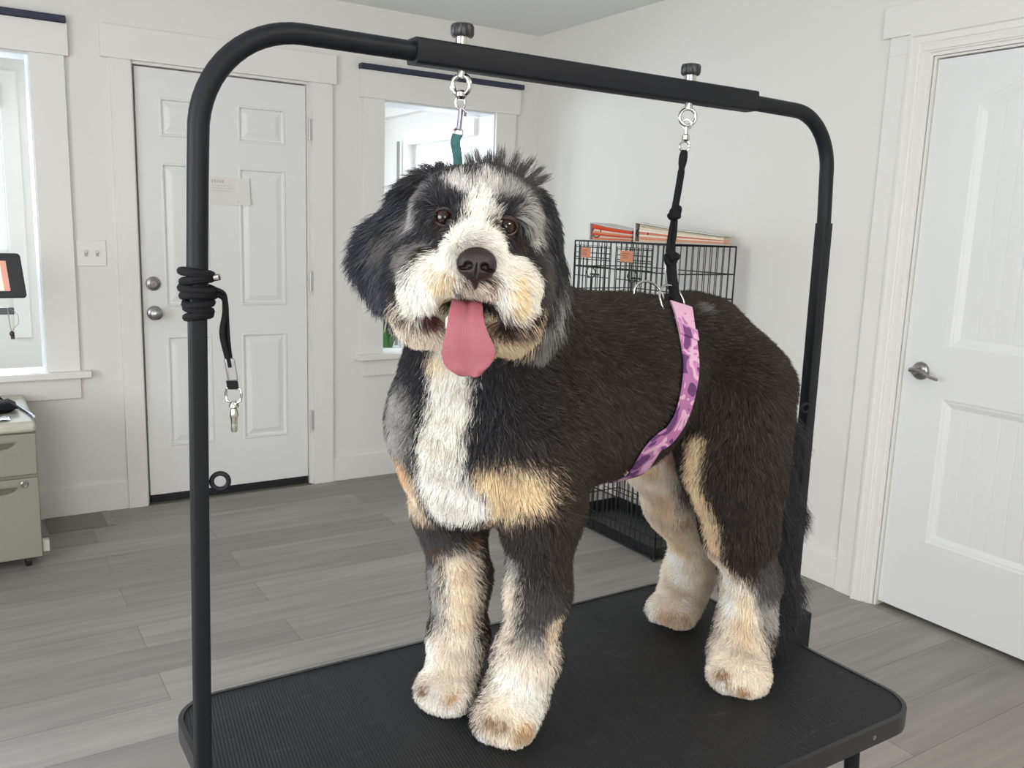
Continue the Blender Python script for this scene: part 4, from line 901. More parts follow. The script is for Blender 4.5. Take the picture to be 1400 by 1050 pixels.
 (0.562, 0.865, 1.4, 0.584, 0.876, 1.378, 0.013, 0.009, 168.0, 166.0, 162.0),
 (0.578, 0.872, 1.367, 0.578, 0.872, 1.367, 0.008, 0.008, 206.0, 202.0, 198.0),
 (0.589, 0.867, 1.337, 0.593, 0.863, 1.307, 0.022, 0.012, 78.0, 76.0, 76.0),
 (0.497, 0.901, 1.42, 0.5, 0.883, 1.403, 0.015, 0.008, 206.0, 202.0, 198.0),
 (0.526, 0.879, 1.418, 0.521, 0.87, 1.399, 0.021, 0.009, 206.0, 202.0, 198.0),
 (0.547, 0.869, 1.407, 0.56, 0.863, 1.396, 0.012, 0.01, 168.0, 166.0, 162.0),
 (0.51, 0.877, 1.404, 0.498, 0.857, 1.382, 0.013, 0.008, 252.0, 248.0, 238.0),
 (0.549, 0.873, 1.414, 0.549, 0.873, 1.414, 0.012, 0.01, 168.0, 166.0, 162.0),
 (0.508, 0.956, 1.44, 0.586, 0.913, 1.429, 0.03, 0.01, 78.0, 76.0, 76.0),
 (0.504, 0.96, 1.434, 0.504, 0.96, 1.434, 0.02, 0.012, 42.0, 42.0, 46.0),
 (0.491, 0.847, 1.376, 0.479, 0.826, 1.358, 0.02, 0.009, 252.0, 248.0, 238.0),
 (0.465, 0.839, 1.353, 0.447, 0.865, 1.316, 0.026, 0.009, 252.0, 248.0, 238.0),
 (0.511, 0.831, 1.354, 0.532, 0.82, 1.319, 0.026, 0.009, 252.0, 248.0, 238.0),
 (0.451, 0.864, 1.308, 0.443, 0.884, 1.296, 0.028, 0.01, 252.0, 248.0, 238.0),
 (0.53, 0.819, 1.311, 0.547, 0.822, 1.303, 0.028, 0.01, 252.0, 248.0, 238.0),
 (0.48, 0.828, 1.362, 0.48, 0.828, 1.362, 0.012, 0.01, 222.0, 216.0, 210.0),
 (0.473, 0.918, 1.404, 0.485, 0.901, 1.407, 0.0085, 0.005, 42.0, 42.0, 46.0),
 (0.485, 0.901, 1.407, 0.493, 0.888, 1.401, 0.0085, 0.005, 42.0, 42.0, 46.0),
 (0.472, 0.912, 1.391, 0.482, 0.901, 1.394, 0.011, 0.006, 42.0, 42.0, 46.0),
 (0.482, 0.901, 1.394, 0.49, 0.892, 1.387, 0.011, 0.006, 42.0, 42.0, 46.0),
 (0.534, 0.868, 1.401, 0.552, 0.865, 1.401, 0.0065, 0.005, 42.0, 42.0, 46.0),
 (0.542, 0.866, 1.389, 0.554, 0.864, 1.372, 0.0105, 0.006, 42.0, 42.0, 46.0),
 (0.554, 0.864, 1.372, 0.56, 0.867, 1.359, 0.0105, 0.006, 42.0, 42.0, 46.0),
 (0.483, 0.902, 1.384, 0.483, 0.902, 1.384, 0.012, 0.004, 46.0, 34.0, 32.0),
 (0.545, 0.866, 1.379, 0.545, 0.866, 1.379, 0.012, 0.004, 46.0, 34.0, 32.0),
 (0.558, 0.866, 1.367, 0.56, 0.866, 1.357, 0.009, 0.005, 46.0, 36.0, 34.0),
 (0.459, 0.849, 1.32, 0.481, 0.902, 1.294, 0.007, 0.014, 240.0, 216.0, 168.0),
 (0.527, 0.821, 1.319, 0.536, 0.824, 1.294, 0.006, 0.012, 240.0, 216.0, 168.0),
 (0.53, 0.819, 1.313, 0.538, 0.828, 1.29, 0.004, 0.008, 240.0, 214.0, 166.0),
 (0.475, 0.832, 1.311, 0.495, 0.826, 1.309, 0.01, 0.008, 222.0, 206.0, 190.0),
 (0.476, 0.932, 1.269, 0.487, 0.919, 1.238, 0.034, 0.01, 240.0, 226.0, 204.0),
 (0.559, 0.883, 1.264, 0.544, 0.886, 1.237, 0.034, 0.01, 226.0, 204.0, 172.0),
 (0.461, 0.93, 1.288, 0.461, 0.93, 1.288, 0.008, 0.008, 168.0, 134.0, 98.0),
 (0.545, 0.863, 1.266, 0.545, 0.863, 1.266, 0.01, 0.008, 170.0, 134.0, 100.0),
 (0.499, 0.872, 1.269, 0.499, 0.872, 1.269, 0.036, 0.005, 70.0, 26.0, 30.0),
 (0.465, 0.887, 1.277, 0.465, 0.887, 1.277, 0.018, 0.004, 84.0, 34.0, 40.0),
 (0.525, 0.851, 1.274, 0.525, 0.851, 1.274, 0.018, 0.004, 40.0, 24.0, 24.0),
 (0.504, 0.881, 1.284, 0.504, 0.881, 1.284, 0.024, 0.006, 20.0, 10.0, 12.0),
]
HAIR_LENGTH = [
 (0.602, 1.135, 0.829, 0.601, 1.088, 0.668, 0.07, 0.03, 0.015),
 (0.681, 0.97, 0.875, 0.647, 0.972, 0.678, 0.07, 0.03, 0.015),
 (1.035, 0.964, 0.858, 1.046, 0.907, 0.661, 0.08, 0.03, 0.015),
 (1.09, 1.151, 0.869, 1.14, 1.145, 0.673, 0.08, 0.03, 0.015),
 (0.592, 1.094, 0.649, 0.592, 1.094, 0.649, 0.045, 0.02, 0.01),
 (0.643, 0.966, 0.665, 0.643, 0.966, 0.665, 0.05, 0.02, 0.01),
 (1.044, 0.911, 0.647, 1.044, 0.911, 0.647, 0.05, 0.02, 0.01),
 (1.127, 1.15, 0.656, 1.127, 1.15, 0.656, 0.045, 0.02, 0.01),
 (1.205, 1.04, 1.04, 1.22, 1.02, 0.9, 0.05, 0.02, 0.085),
 (1.22, 1.02, 0.9, 1.218, 1.0, 0.69, 0.05, 0.02, 0.085),
 (0.557, 0.962, 1.362, 0.557, 0.962, 1.362, 0.12, 0.03, 0.022),
 (0.514, 0.884, 1.384, 0.514, 0.884, 1.384, 0.045, 0.02, 0.014),
 (0.497, 0.859, 1.355, 0.497, 0.859, 1.355, 0.026, 0.012, 0.01),
 (0.46, 0.902, 1.303, 0.468, 0.919, 1.288, 0.026, 0.012, 0.032),
 (0.546, 0.852, 1.296, 0.555, 0.869, 1.281, 0.026, 0.012, 0.032),
 (0.478, 0.93, 1.259, 0.556, 0.885, 1.253, 0.03, 0.012, 0.02),
 (0.465, 1.004, 1.359, 0.452, 0.999, 1.3, 0.045, 0.02, 0.044),
 (0.632, 0.906, 1.326, 0.619, 0.907, 1.257, 0.035, 0.02, 0.046),
 (0.52, 0.986, 1.44, 0.492, 1.001, 1.423, 0.022, 0.01, 0.034),
 (0.56, 0.945, 1.442, 0.586, 0.93, 1.438, 0.02, 0.01, 0.024),
 (0.481, 0.897, 1.386, 0.481, 0.897, 1.386, 0.013, 0.005, 0.003),
 (0.541, 0.862, 1.381, 0.541, 0.862, 1.381, 0.013, 0.005, 0.003),
 (0.499, 0.872, 1.269, 0.499, 0.872, 1.269, 0.033, 0.006, 0.0),
 (0.462, 0.882, 1.28, 0.462, 0.882, 1.28, 0.016, 0.004, 0.0),
 (0.523, 0.847, 1.277, 0.523, 0.847, 1.277, 0.014, 0.004, 0.0),
 (0.468, 0.856, 1.307, 0.481, 0.838, 1.31, 0.012, 0.006, 0.011),
 (0.481, 0.838, 1.31, 0.503, 0.836, 1.304, 0.012, 0.006, 0.011),
 (0.477, 0.818, 1.339, 0.477, 0.818, 1.339, 0.021, 0.005, 0.002),
 (1.003, 1.061, 1.027, 1.056, 1.087, 0.997, 0.026, 0.012, 0.006),
 (0.949, 1.0, 1.268, 0.934, 0.975, 1.251, 0.021, 0.006, 0.0),
 (0.934, 0.975, 1.251, 0.919, 0.947, 1.217, 0.021, 0.006, 0.0),
 (0.919, 0.947, 1.217, 0.914, 0.935, 1.186, 0.021, 0.006, 0.0),
 (0.914, 0.935, 1.186, 0.907, 0.928, 1.155, 0.021, 0.006, 0.0),
 (0.907, 0.928, 1.155, 0.897, 0.928, 1.117, 0.021, 0.006, 0.0),
 (0.897, 0.928, 1.117, 0.879, 0.931, 1.088, 0.021, 0.006, 0.0),
 (0.879, 0.931, 1.088, 0.854, 0.937, 1.069, 0.021, 0.006, 0.0),
 (0.854, 0.937, 1.069, 0.861, 0.986, 1.013, 0.021, 0.006, 0.0),
 (0.861, 0.986, 1.013, 0.864, 1.058, 0.992, 0.021, 0.006, 0.0),
 (0.864, 1.058, 0.992, 0.861, 1.13, 1.013, 0.021, 0.006, 0.0),
 (0.861, 1.13, 1.013, 0.854, 1.179, 1.069, 0.021, 0.006, 0.0),
 (0.854, 1.179, 1.069, 0.879, 1.184, 1.088, 0.021, 0.006, 0.0),
 (0.879, 1.184, 1.088, 0.897, 1.188, 1.117, 0.021, 0.006, 0.0),
 (0.897, 1.188, 1.117, 0.907, 1.187, 1.155, 0.021, 0.006, 0.0),
 (0.907, 1.187, 1.155, 0.914, 1.181, 1.186, 0.021, 0.006, 0.0),
 (0.914, 1.181, 1.186, 0.919, 1.168, 1.217, 0.021, 0.006, 0.0),
 (0.919, 1.168, 1.217, 0.933, 1.141, 1.251, 0.021, 0.006, 0.0),
 (0.933, 1.141, 1.251, 0.949, 1.116, 1.268, 0.021, 0.006, 0.0),
]
HAIR_FLOW = [
 (0.602, 1.135, 0.829, 0.601, 1.088, 0.668, 0.08, 0.05, 0.196, 0.0, -0.981, 0.5),
 (0.678, 0.968, 0.899, 0.647, 0.972, 0.678, 0.08, 0.05, 0.1, 0.0, -0.995, 0.5),
 (0.993, 0.912, 1.049, 1.035, 0.964, 0.858, 0.1, 0.05, 0.243, 0.0, -0.97, 0.5),
 (1.035, 0.964, 0.858, 1.046, 0.907, 0.661, 0.1, 0.05, 0.243, 0.0, -0.97, 0.5),
 (1.034, 1.117, 0.969, 1.14, 1.145, 0.673, 0.09, 0.04, 0.1, 0.0, -0.995, 0.5),
 (0.527, 0.993, 1.179, 0.536, 1.004, 1.047, 0.1, 0.05, -0.0, -0.0, -1.0, 0.55),
 (0.536, 1.004, 1.047, 0.552, 1.012, 1.002, 0.1, 0.05, -0.0, -0.0, -1.0, 0.55),
 (1.205, 1.04, 1.04, 1.22, 1.02, 0.9, 0.06, 0.03, 0.33, 0.0, -0.944, 0.25),
 (1.22, 1.02, 0.9, 1.218, 1.0, 0.69, 0.06, 0.03, 0.33, 0.0, -0.944, 0.25),
 (0.562, 0.971, 1.362, 0.562, 0.971, 1.362, 0.13, 0.03, 0.159, 0.401, -0.902, 0.5),
 (0.525, 0.901, 1.404, 0.525, 0.901, 1.404, 0.05, 0.02, 0.306, 0.406, 0.861, 0.45),
 (0.563, 0.961, 1.442, 0.563, 0.961, 1.442, 0.06, 0.02, 0.444, 0.683, 0.581, 0.5),
 (0.497, 0.859, 1.355, 0.497, 0.859, 1.355, 0.03, 0.015, 0.264, 0.326, 0.908, 0.35),
 (0.474, 0.883, 1.337, 0.461, 0.913, 1.313, 0.035, 0.015, -0.665, 0.603, -0.44, 0.22),
 (0.526, 0.853, 1.333, 0.556, 0.858, 1.305, 0.035, 0.015, 0.792, -0.243, -0.56, 0.22),
 (0.471, 0.861, 1.309, 0.471, 0.861, 1.309, 0.022, 0.01, -0.317, 0.159, -0.935, 0.35),
 (0.505, 0.841, 1.306, 0.505, 0.841, 1.306, 0.022, 0.01, 0.179, -0.129, -0.975, 0.35),
 (0.48, 0.935, 1.247, 0.48, 0.935, 1.247, 0.03, 0.015, -0.341, 0.174, -0.924, 0.3),
 (0.558, 0.89, 1.241, 0.558, 0.89, 1.241, 0.03, 0.015, 0.204, -0.143, -0.968, 0.3),
 (0.513, 0.904, 1.229, 0.513, 0.904, 1.229, 0.03, 0.015, -0.072, 0.016, -0.997, 0.3),
 (0.479, 1.003, 1.389, 0.446, 1.014, 1.331, 0.055, 0.02, -0.548, 0.297, -0.782, 0.35),
 (0.452, 0.999, 1.3, 0.452, 0.999, 1.3, 0.04, 0.02, -0.174, 0.076, -0.982, 0.25),
 (0.629, 0.915, 1.366, 0.62, 0.906, 1.256, 0.045, 0.02, 0.15, -0.112, -0.982, 0.28),
 (0.56, 0.945, 1.444, 0.586, 0.93, 1.44, 0.018, 0.008, 0.199, -0.09, 0.976, 0.55),
]
BAND = [([0.9493, 1.0001, 1.2682], [0.027, -0.5054, 0.8625]), ([0.9335, 0.9752, 1.2508], [0.1338, -0.691, 0.7103]), ([0.9193, 0.9475, 1.2169], [0.1776, -0.8743, 0.4517]), ([0.9144, 0.9347, 1.186], [0.2083, -0.9482, 0.24]), ([0.9068, 0.9282, 1.1546], [0.2265, -0.9727, 0.0506]), ([0.8969, 0.928, 1.1169], [0.2275, -0.9619, -0.1515]), ([0.8793, 0.9313, 1.0879], [0.1486, -0.9439, -0.2948]), ([0.8543, 0.9367, 1.0694], [0.0313, -0.9068, -0.4204]), ([0.8605, 0.9859, 1.0132], [0.0716, -0.5454, -0.8351]), ([0.8639, 1.058, 0.992], [0.0984, -0.001, -0.9951]), ([0.8605, 1.1301, 1.0132], [0.0813, 0.5448, -0.8346]), ([0.8543, 1.1791, 1.0695], [0.0461, 0.9071, -0.4183]), ([0.8793, 1.1844, 1.088], [0.1487, 0.9439, -0.2947]), ([0.8968, 1.1876, 1.1169], [0.2276, 0.9619, -0.1514]), ([0.9067, 1.1873, 1.1546], [0.2267, 0.9726, 0.0507]), ([0.9143, 1.1809, 1.1859], [0.2085, 0.9481, 0.24]), ([0.9192, 1.1683, 1.2168], [0.1778, 0.8743, 0.4516]), ([0.9335, 1.1406, 1.2505], [0.1338, 0.6911, 0.7103]), ([0.9493, 1.1157, 1.2678], [0.0272, 0.5055, 0.8624])]
TONGUE = [([0.514, 0.9029, 1.2988], 0.0145), ([0.4989, 0.8761, 1.2978], 0.0155), ([0.4851, 0.8518, 1.2951], 0.0165), ([0.4747, 0.8332, 1.2896], 0.0175), ([0.4685, 0.8235, 1.282], 0.0188), ([0.4658, 0.8181, 1.2715], 0.0208), ([0.4657, 0.8158, 1.2599], 0.0242), ([0.4672, 0.8144, 1.2464], 0.0285), ([0.4699, 0.8137, 1.2344], 0.0275), ([0.4722, 0.8126, 1.2248], 0.019), ([0.4742, 0.8125, 1.219], 0.0095), ([0.474, 0.812, 1.2159], 0.002)]
HEAD_AXES = [[0.8627, -0.5009, -0.0705], [0.0722, -0.016, 0.9973], [-0.5006, -0.8654, 0.0223]]
HEAD = [0.5467, 0.9451, 1.3526]
EYES = [[0.4836, 0.9048, 1.387], [0.5424, 0.8652, 1.3787]]
NOSE = [0.4772, 0.8178, 1.3389]
TOOTH = [0.4635, 0.8536, 1.2717]
rng = np.random.default_rng(11)
def prim(P, p):
    if p[0] == 'c':
        a = np.array(p[1:4], np.float32); ra = p[4]; b = np.array(p[5:8], np.float32); rb = p[8]
        ba = b-a; pa = P-a; h = np.clip((pa@ba)/float(ba@ba), 0, 1)
        return np.linalg.norm(pa-h[..., None]*ba, axis=-1)-(ra+(rb-ra)*h)
    c = np.array(p[1:4], np.float32); ax = np.array(p[4:13], np.float32).reshape(3, 3); r = np.array(p[13:16], np.float32)
    q = (P-c)@ax.T
    k0 = np.linalg.norm(q/r, axis=-1); k1 = np.linalg.norm(q/(r*r), axis=-1)+1e-9
    return k0*(k0-1)/k1
def bounds(p):
    if p[0] == 'c':
        a = np.array(p[1:4]); b = np.array(p[5:8]); r = max(p[4], p[8]); return np.minimum(a, b)-r, np.maximum(a, b)+r
    c = np.array(p[1:4]); r = max(p[13:16]); return c-r, c+r
def field(shapes, lo, hi, h):
    """blended distance field on a grid"""
    n = [int(math.ceil((b-a)/h))+1 for a, b in zip(lo, hi)]
    D = np.full(n, .2, np.float32); ax = [lo[i]+h*np.arange(n[i], dtype=np.float32) for i in range(3)]
    for p in shapes:
        k = p[-1]; m = k+.03; a, b = bounds(p)
        i0 = [max(0, int((a[i]-m-lo[i])/h)) for i in range(3)]; i1 = [min(n[i], int((b[i]+m-lo[i])/h)+2) for i in range(3)]
        if any(i1[i] <= i0[i] for i in range(3)): continue
        sl = tuple(slice(i0[i], i1[i]) for i in range(3))
        G = np.stack(np.meshgrid(*[ax[i][sl[i]] for i in range(3)], indexing='ij'), -1)
        e = prim(G, p); d = D[sl]
        if p[0] == 's':
            q = np.clip(.5-.5*(d+e)/k, 0, 1); D[sl] = d*(1-q)-e*q+k*q*(1-q)
        else:
            q = np.clip(.5+.5*(d-e)/k, 0, 1); D[sl] = d*(1-q)+e*q-k*q*(1-q)
    return D
def surface(D, lo, h):
    """surface nets: vertices and quads of the zero level"""
    s = D < 0; n = D.shape
    c = np.zeros([x-1 for x in n], np.int8)
    for dx in (0, 1):
        for dy in (0, 1):
            for dz in (0, 1): c += s[dx:n[0]-1+dx, dy:n[1]-1+dy, dz:n[2]-1+dz]
    act = np.argwhere((c > 0) & (c < 8)); idx = np.full(c.shape, -1, np.int64); idx[tuple(act.T)] = np.arange(len(act))
    S_ = np.zeros((len(act), 3)); W = np.zeros(len(act))
    cs = [(a, b, d) for a in (0, 1) for b in (0, 1) for d in (0, 1)]
    for u in cs:
        for ax in range(3):
            if u[ax]: continue
            v = list(u); v[ax] = 1
            A_ = D[act[:, 0]+u[0], act[:, 1]+u[1], act[:, 2]+u[2]]; B_ = D[act[:, 0]+v[0], act[:, 1]+v[1], act[:, 2]+v[2]]
            cr = (A_ < 0) != (B_ < 0); t = np.where(cr, A_/np.where(cr, A_-B_, 1), 0)
            P = np.tile(np.array(u, float), (len(act), 1)); P[:, ax] += t
            S_[cr] += P[cr]; W[cr] += 1
    V = (act+S_/W[:, None])*h+np.array(lo)
    Q = []
    for ax in range(3):
        b1, b2 = [(1, 2), (2, 0), (0, 1)][ax]
        sl0 = [slice(1, n[i]-1) for i in range(3)]; sl1 = list(sl0); sl0[ax] = slice(0, n[ax]-1); sl1[ax] = slice(1, n[ax])
        a_, b_ = s[tuple(sl0)], s[tuple(sl1)]
        E_ = np.argwhere(a_ != b_); ins = a_[tuple(E_.T)]
        off = np.array([1, 1, 1]); off[ax] = 0; E_ = E_+off
        o1 = np.zeros(3, int); o1[b1] = 1; o2 = np.zeros(3, int); o2[b2] = 1
        q = np.stack([idx[tuple((E_-o1-o2).T)], idx[tuple((E_-o2).T)], idx[tuple(E_.T)], idx[tuple((E_-o1).T)]], 1)
        q[~ins] = q[~ins][:, ::-1]; Q.append(q)
    return V, np.concatenate(Q)
def trilin(D, lo, h, P):
    g = (P-np.array(lo))/h; i = np.clip(np.floor(g).astype(int), 0, np.array(D.shape)-2); f = g-i; o = 0
    for a in (0, 1):
        for b in (0, 1):
            for c in (0, 1):
                w_ = (f[:, 0] if a else 1-f[:, 0])*(f[:, 1] if b else 1-f[:, 1])*(f[:, 2] if c else 1-f[:, 2])
                o = o+w_*D[i[:, 0]+a, i[:, 1]+b, i[:, 2]+c]
    return o
def gradient(D, lo, h, P):
    e = h; G = np.stack([trilin(D, lo, h, P+np.eye(3)[k]*e)-trilin(D, lo, h, P-np.eye(3)[k]*e) for k in range(3)], 1)
    return G/(np.linalg.norm(G, axis=1, keepdims=True)+1e-9)
def quad_mesh(name, V, Q, origin, material, parent=None):
    me = bpy.data.meshes.new(name); V = V-np.array(origin)
    me.vertices.add(len(V)); me.vertices.foreach_set('co', V.astype(np.float32).ravel())
    me.loops.add(Q.size); me.loops.foreach_set('vertex_index', Q.astype(np.int32).ravel())
    me.polygons.add(len(Q)); me.polygons.foreach_set('loop_start', np.arange(0, Q.size, 4, dtype=np.int32))
    me.polygons.foreach_set('use_smooth', np.ones(len(Q), bool)); me.update(calc_edges=True); me.validate()
    me.materials.append(material); o = bpy.data.objects.new(name, me); COL.objects.link(o)
    if parent: o.parent = parent
    return o
def capdist(P, s):
    a = np.array(s[0:3]); b = np.array(s[3:6]); ba = b-a; L = float(ba@ba); pa = P-a
    t = np.clip(pa@ba/L, 0, 1) if L > 1e-9 else np.zeros(len(P))
    return np.linalg.norm(pa-t[:, None]*ba, axis=1)
def weight(P, s, jit):
    d = capdist(P, s)+jit*min(s[7], .02); x = np.clip((s[6]+s[7]*.5-d)/s[7], 0, 1); return x*x*(3-2*x)
def lin(c):
    c = np.array(c)/255.0; return np.where(c <= .04045, c/12.92, ((c+.055)/1.055)**2.4)
def wobble(P, f, seed):
    r_ = np.random.default_rng(seed); o = np.zeros((len(P), 3))
    for k in range(5):
        w_ = r_.normal(size=(3, 3))*f*(1+.5*k); o += np.sin(P@w_.T+r_.uniform(0, 6.28, 3))/(1+.4*k)
    return o/2.5
def coat_colour(P, jit):
    col = np.tile(lin((50, 43, 38)), (len(P), 1))
    for s in COAT:
        w_ = weight(P, s, jit)[:, None]; col = col*(1-w_)+lin(s[8:11])*w_
    return col
def hair_len(P):
    L = np.full(len(P), .019)
    for s in HAIR_LENGTH:
        w_ = weight(P, s, 0); L = L*(1-w_)+s[8]*w_
    return L
def hair_dir(P, N):
    fl = np.tile(np.array([.75, 0, -.65]), (len(P), 1)); nw = np.full(len(P), .60)
    for s in HAIR_FLOW:
        w_ = weight(P, s, 0); fl = fl*(1-w_[:, None])+np.array(s[8:11])*w_[:, None]; nw = nw*(1-w_)+s[11]*w_
    fl = fl-N*np.sum(fl*N, 1, keepdims=True); fl /= np.linalg.norm(fl, axis=1, keepdims=True)+1e-6
    return fl, nw

def coat_mat(name, rough):
    m = bpy.data.materials.new(name); m.use_nodes = True; nt = m.node_tree; p = nt.nodes['Principled BSDF']
    a = nt.nodes.new('ShaderNodeAttribute'); a.attribute_name = 'coat'; nt.links.new(a.outputs['Color'], p.inputs['Base Color'])
    p.inputs['Roughness'].default_value = rough; p.inputs['Specular IOR Level'].default_value = .25; return m
M['skin'] = coat_mat('dog_skin', .8); M['fur'] = coat_mat('dog_fur', .55)

GH = .005; GLO = (.37, .80, .60); GHI = (1.36, 1.30, 1.50)
D = field(SHAPES, GLO, GHI, GH)
V, Q = surface(D, GLO, GH)
V[:, 2] = np.maximum(V[:, 2], TZ+.004)
DOG = (.88, 1.058, TZ)
dog = quad_mesh('dog', V, Q, DOG, M['skin'])
dog.location = DOG; ORG[dog.as_pointer()] = Vector(DOG)
tag(dog, 'large fluffy black, white and tan dog standing on the grooming table with tongue out', 'dog')
ca = dog.data.attributes.new('coat', 'FLOAT_COLOR', 'POINT')
vc = coat_colour(V, 0)*.75
ca.data.foreach_set('color', np.concatenate([vc, np.ones((len(V), 1))], 1).astype(np.float32).ravel())

# ---- fur
def scatter(n):
    A_ = V[Q[:, 0]]; B_ = V[Q[:, 1]]; C_ = V[Q[:, 2]]; E_ = V[Q[:, 3]]
    tri = np.concatenate([np.stack([A_, B_, C_], 1), np.stack([A_, C_, E_], 1)])
    cr = np.cross(tri[:, 1]-tri[:, 0], tri[:, 2]-tri[:, 0]); ar = np.linalg.norm(cr, axis=1)
    cen = tri.mean(1); nn = gradient(D, GLO, GH, cen)
    view = np.array([0, 0, 1.377])-cen; view /= np.linalg.norm(view, axis=1, keepdims=True)
    wgt = ar*np.where(np.sum(nn*view, 1) > -.35, 1.0, .35)
    head = np.linalg.norm(cen-np.array(HEAD), axis=1) < .17
    wgt = wgt*np.where(head, 1.9, 1.0)
    t = rng.choice(len(tri), n, p=wgt/wgt.sum())
    u = rng.random((n, 1)); v = rng.random((n, 1)); f = (u+v) > 1; u = np.where(f, 1-u, u); v = np.where(f, 1-v, v)
    return tri[t, 0]+(tri[t, 1]-tri[t, 0])*u+(tri[t, 2]-tri[t, 0])*v
NH, NP = 430000, 5
R0 = scatter(NH)
hl = hair_len(R0); keep = hl > .0035; R0 = R0[keep]; hl = hl[keep]
N0 = gradient(D, GLO, GH, R0); fl, nw = hair_dir(R0, N0)
nh = len(R0)
hl = hl*rng.uniform(.72, 1.12, nh)*(1+.18*wobble(R0, 38, 5)[:, 0])
wb = wobble(R0, 55, 3); wb2 = wobble(R0, 160, 4)
side = np.cross(N0, fl)
d0 = N0*(nw+.30)[:, None]+fl*(1-nw)[:, None]*.8+side*(wb[:, :1]*.28+wb2[:, :1]*.16)+rng.normal(size=(nh, 3))*.13
d0 /= np.linalg.norm(d0, axis=1, keepdims=True)
d1 = N0*(nw*.55)[:, None]+fl*(1.15-nw*.5)[:, None]+side*(wb[:, 1:2]*.40+wb2[:, 1:2]*.22)+np.array([0, 0, -.16])+rng.normal(size=(nh, 3))*.15
d1 /= np.linalg.norm(d1, axis=1, keepdims=True)
T_ = np.linspace(0, 1, NP)
PT = np.stack([R0+(d0*(t-.5*t*t)+d1*(.5*t*t))*hl[:, None] for t in T_], 1)
# gather the tips into small locks
nc = 9500; ci = rng.choice(nh, nc, replace=False); CC = R0[ci]
cell = .02; key = {}
for j, k in enumerate(map(tuple, np.floor(CC/cell).astype(int))): key.setdefault(k, []).append(j)
near = np.zeros(nh, int); cells = np.floor(R0/cell).astype(int)
order = np.lexsort(cells.T); sc = cells[order]; cut = np.flatnonzero(np.any(np.diff(sc, axis=0), axis=1))+1
for blk in np.split(order, cut):
    c = tuple(cells[blk[0]]); cand = [j for a in (-1, 0, 1) for b in (-1, 0, 1) for e in (-1, 0, 1) for j in key.get((c[0]+a, c[1]+b, c[2]+e), ())]
    if not cand: near[blk] = 0; continue
    cand = np.array(cand); dd = ((R0[blk][:, None]-CC[cand][None])**2).sum(2); near[blk] = cand[dd.argmin(1)]
cl = PT[ci][near]; far_ = np.linalg.norm(R0-CC[near], axis=1) > .02
amt = np.where(far_, 0, rng.uniform(.05, .40, nh))
for k, t in enumerate(T_): PT[:, k] += (cl[:, k]-PT[:, k])*(amt*t**1.4)[:, None]
PT[:, :, 2] = np.maximum(PT[:, :, 2], TZ+.0012)
hc = coat_colour(R0, rng.normal(size=nh)*.55)
lum = rng.uniform(.86, 1.14, nh)*(1+.14*wobble(R0, 90, 9)[:, 0]+.16*wobble(R0, 30, 12)[:, 0])
grey = (rng.random(nh) < .09) & (hc.mean(1) < .06)
hc = hc*lum[:, None]; hc[grey] = hc[grey]*2.2+.03
hc = np.clip(hc, 0, .95)
# the loose tuft on the crown
HR_, HU_, HF_ = [np.array(a) for a in HEAD_AXES]
tr, td, tl = [], [], []
for k, (r_, a_, l_) in enumerate(((-.012, -.9, .030), (-.002, -.5, .036), (.006, -.35, .040), (.014, -.15, .042), (.022, .02, .046), (.030, .30, .044), (.038, .55, .044), (.046, .80, .040), (.054, 1.0, .034), (.000, .15, .034), (.026, -.3, .034), (.042, .25, .032))):
    for q_ in range(60):
        tr.append(np.array(HEAD)+HR_*(r_+rng.normal()*.0035)+HU_*.078+HF_*(-.008+rng.normal()*.006)); td.append(HU_*math.cos(a_)+HR_*math.sin(a_)-HF_*.25+rng.normal(size=3)*.13); tl.append(l_*rng.uniform(.7, 1.05))
tr, td, tl = np.array(tr), np.array(td), np.array(tl)
tc2 = np.repeat(np.array([tr[i:i+60].mean(0)+td[i:i+60].mean(0)*tl[i:i+60].max()*1.1 for i in range(0, len(tr), 60)]), 60, 0)
TP = np.stack([tr+td*(tl*t)[:, None] for t in T_], 1)
for k, t in enumerate(T_): TP[:, k] += ((tr+(tc2-tr)*t)-TP[:, k])*.55*t
PT = np.concatenate([PT, TP]); hl = np.concatenate([hl, tl]); hc = np.concatenate([hc, np.tile(lin((74, 72, 72)), (len(tr), 1))*rng.uniform(.7, 1.5, (len(tr), 1))]); nh = len(PT)
cv = bpy.data.hair_curves.new('fur')
cv.add_curves([NP]*nh)
cv.attributes['position'].data.foreach_set('vector', (PT-np.array(DOG)).astype(np.float32).ravel())
ra = cv.attributes.get('radius') or cv.attributes.new('radius', 'FLOAT', 'POINT')
thick = np.where(hl < .02, .00025, .00029)
ra.data.foreach_set('value', (thick[:, None]*np.array([1, 1, .92, .72, .25])).astype(np.float32).ravel())
at = cv.attributes.new('coat', 'FLOAT_COLOR', 'POINT')
at.data.foreach_set('color', np.repeat(np.concatenate([hc, np.ones((nh, 1))], 1)[:, None], NP, 1).astype(np.float32).ravel())
cv.materials.append(M['fur'])
fur = bpy.data.objects.new('fur', cv); COL.objects.link(fur); fur.parent = dog

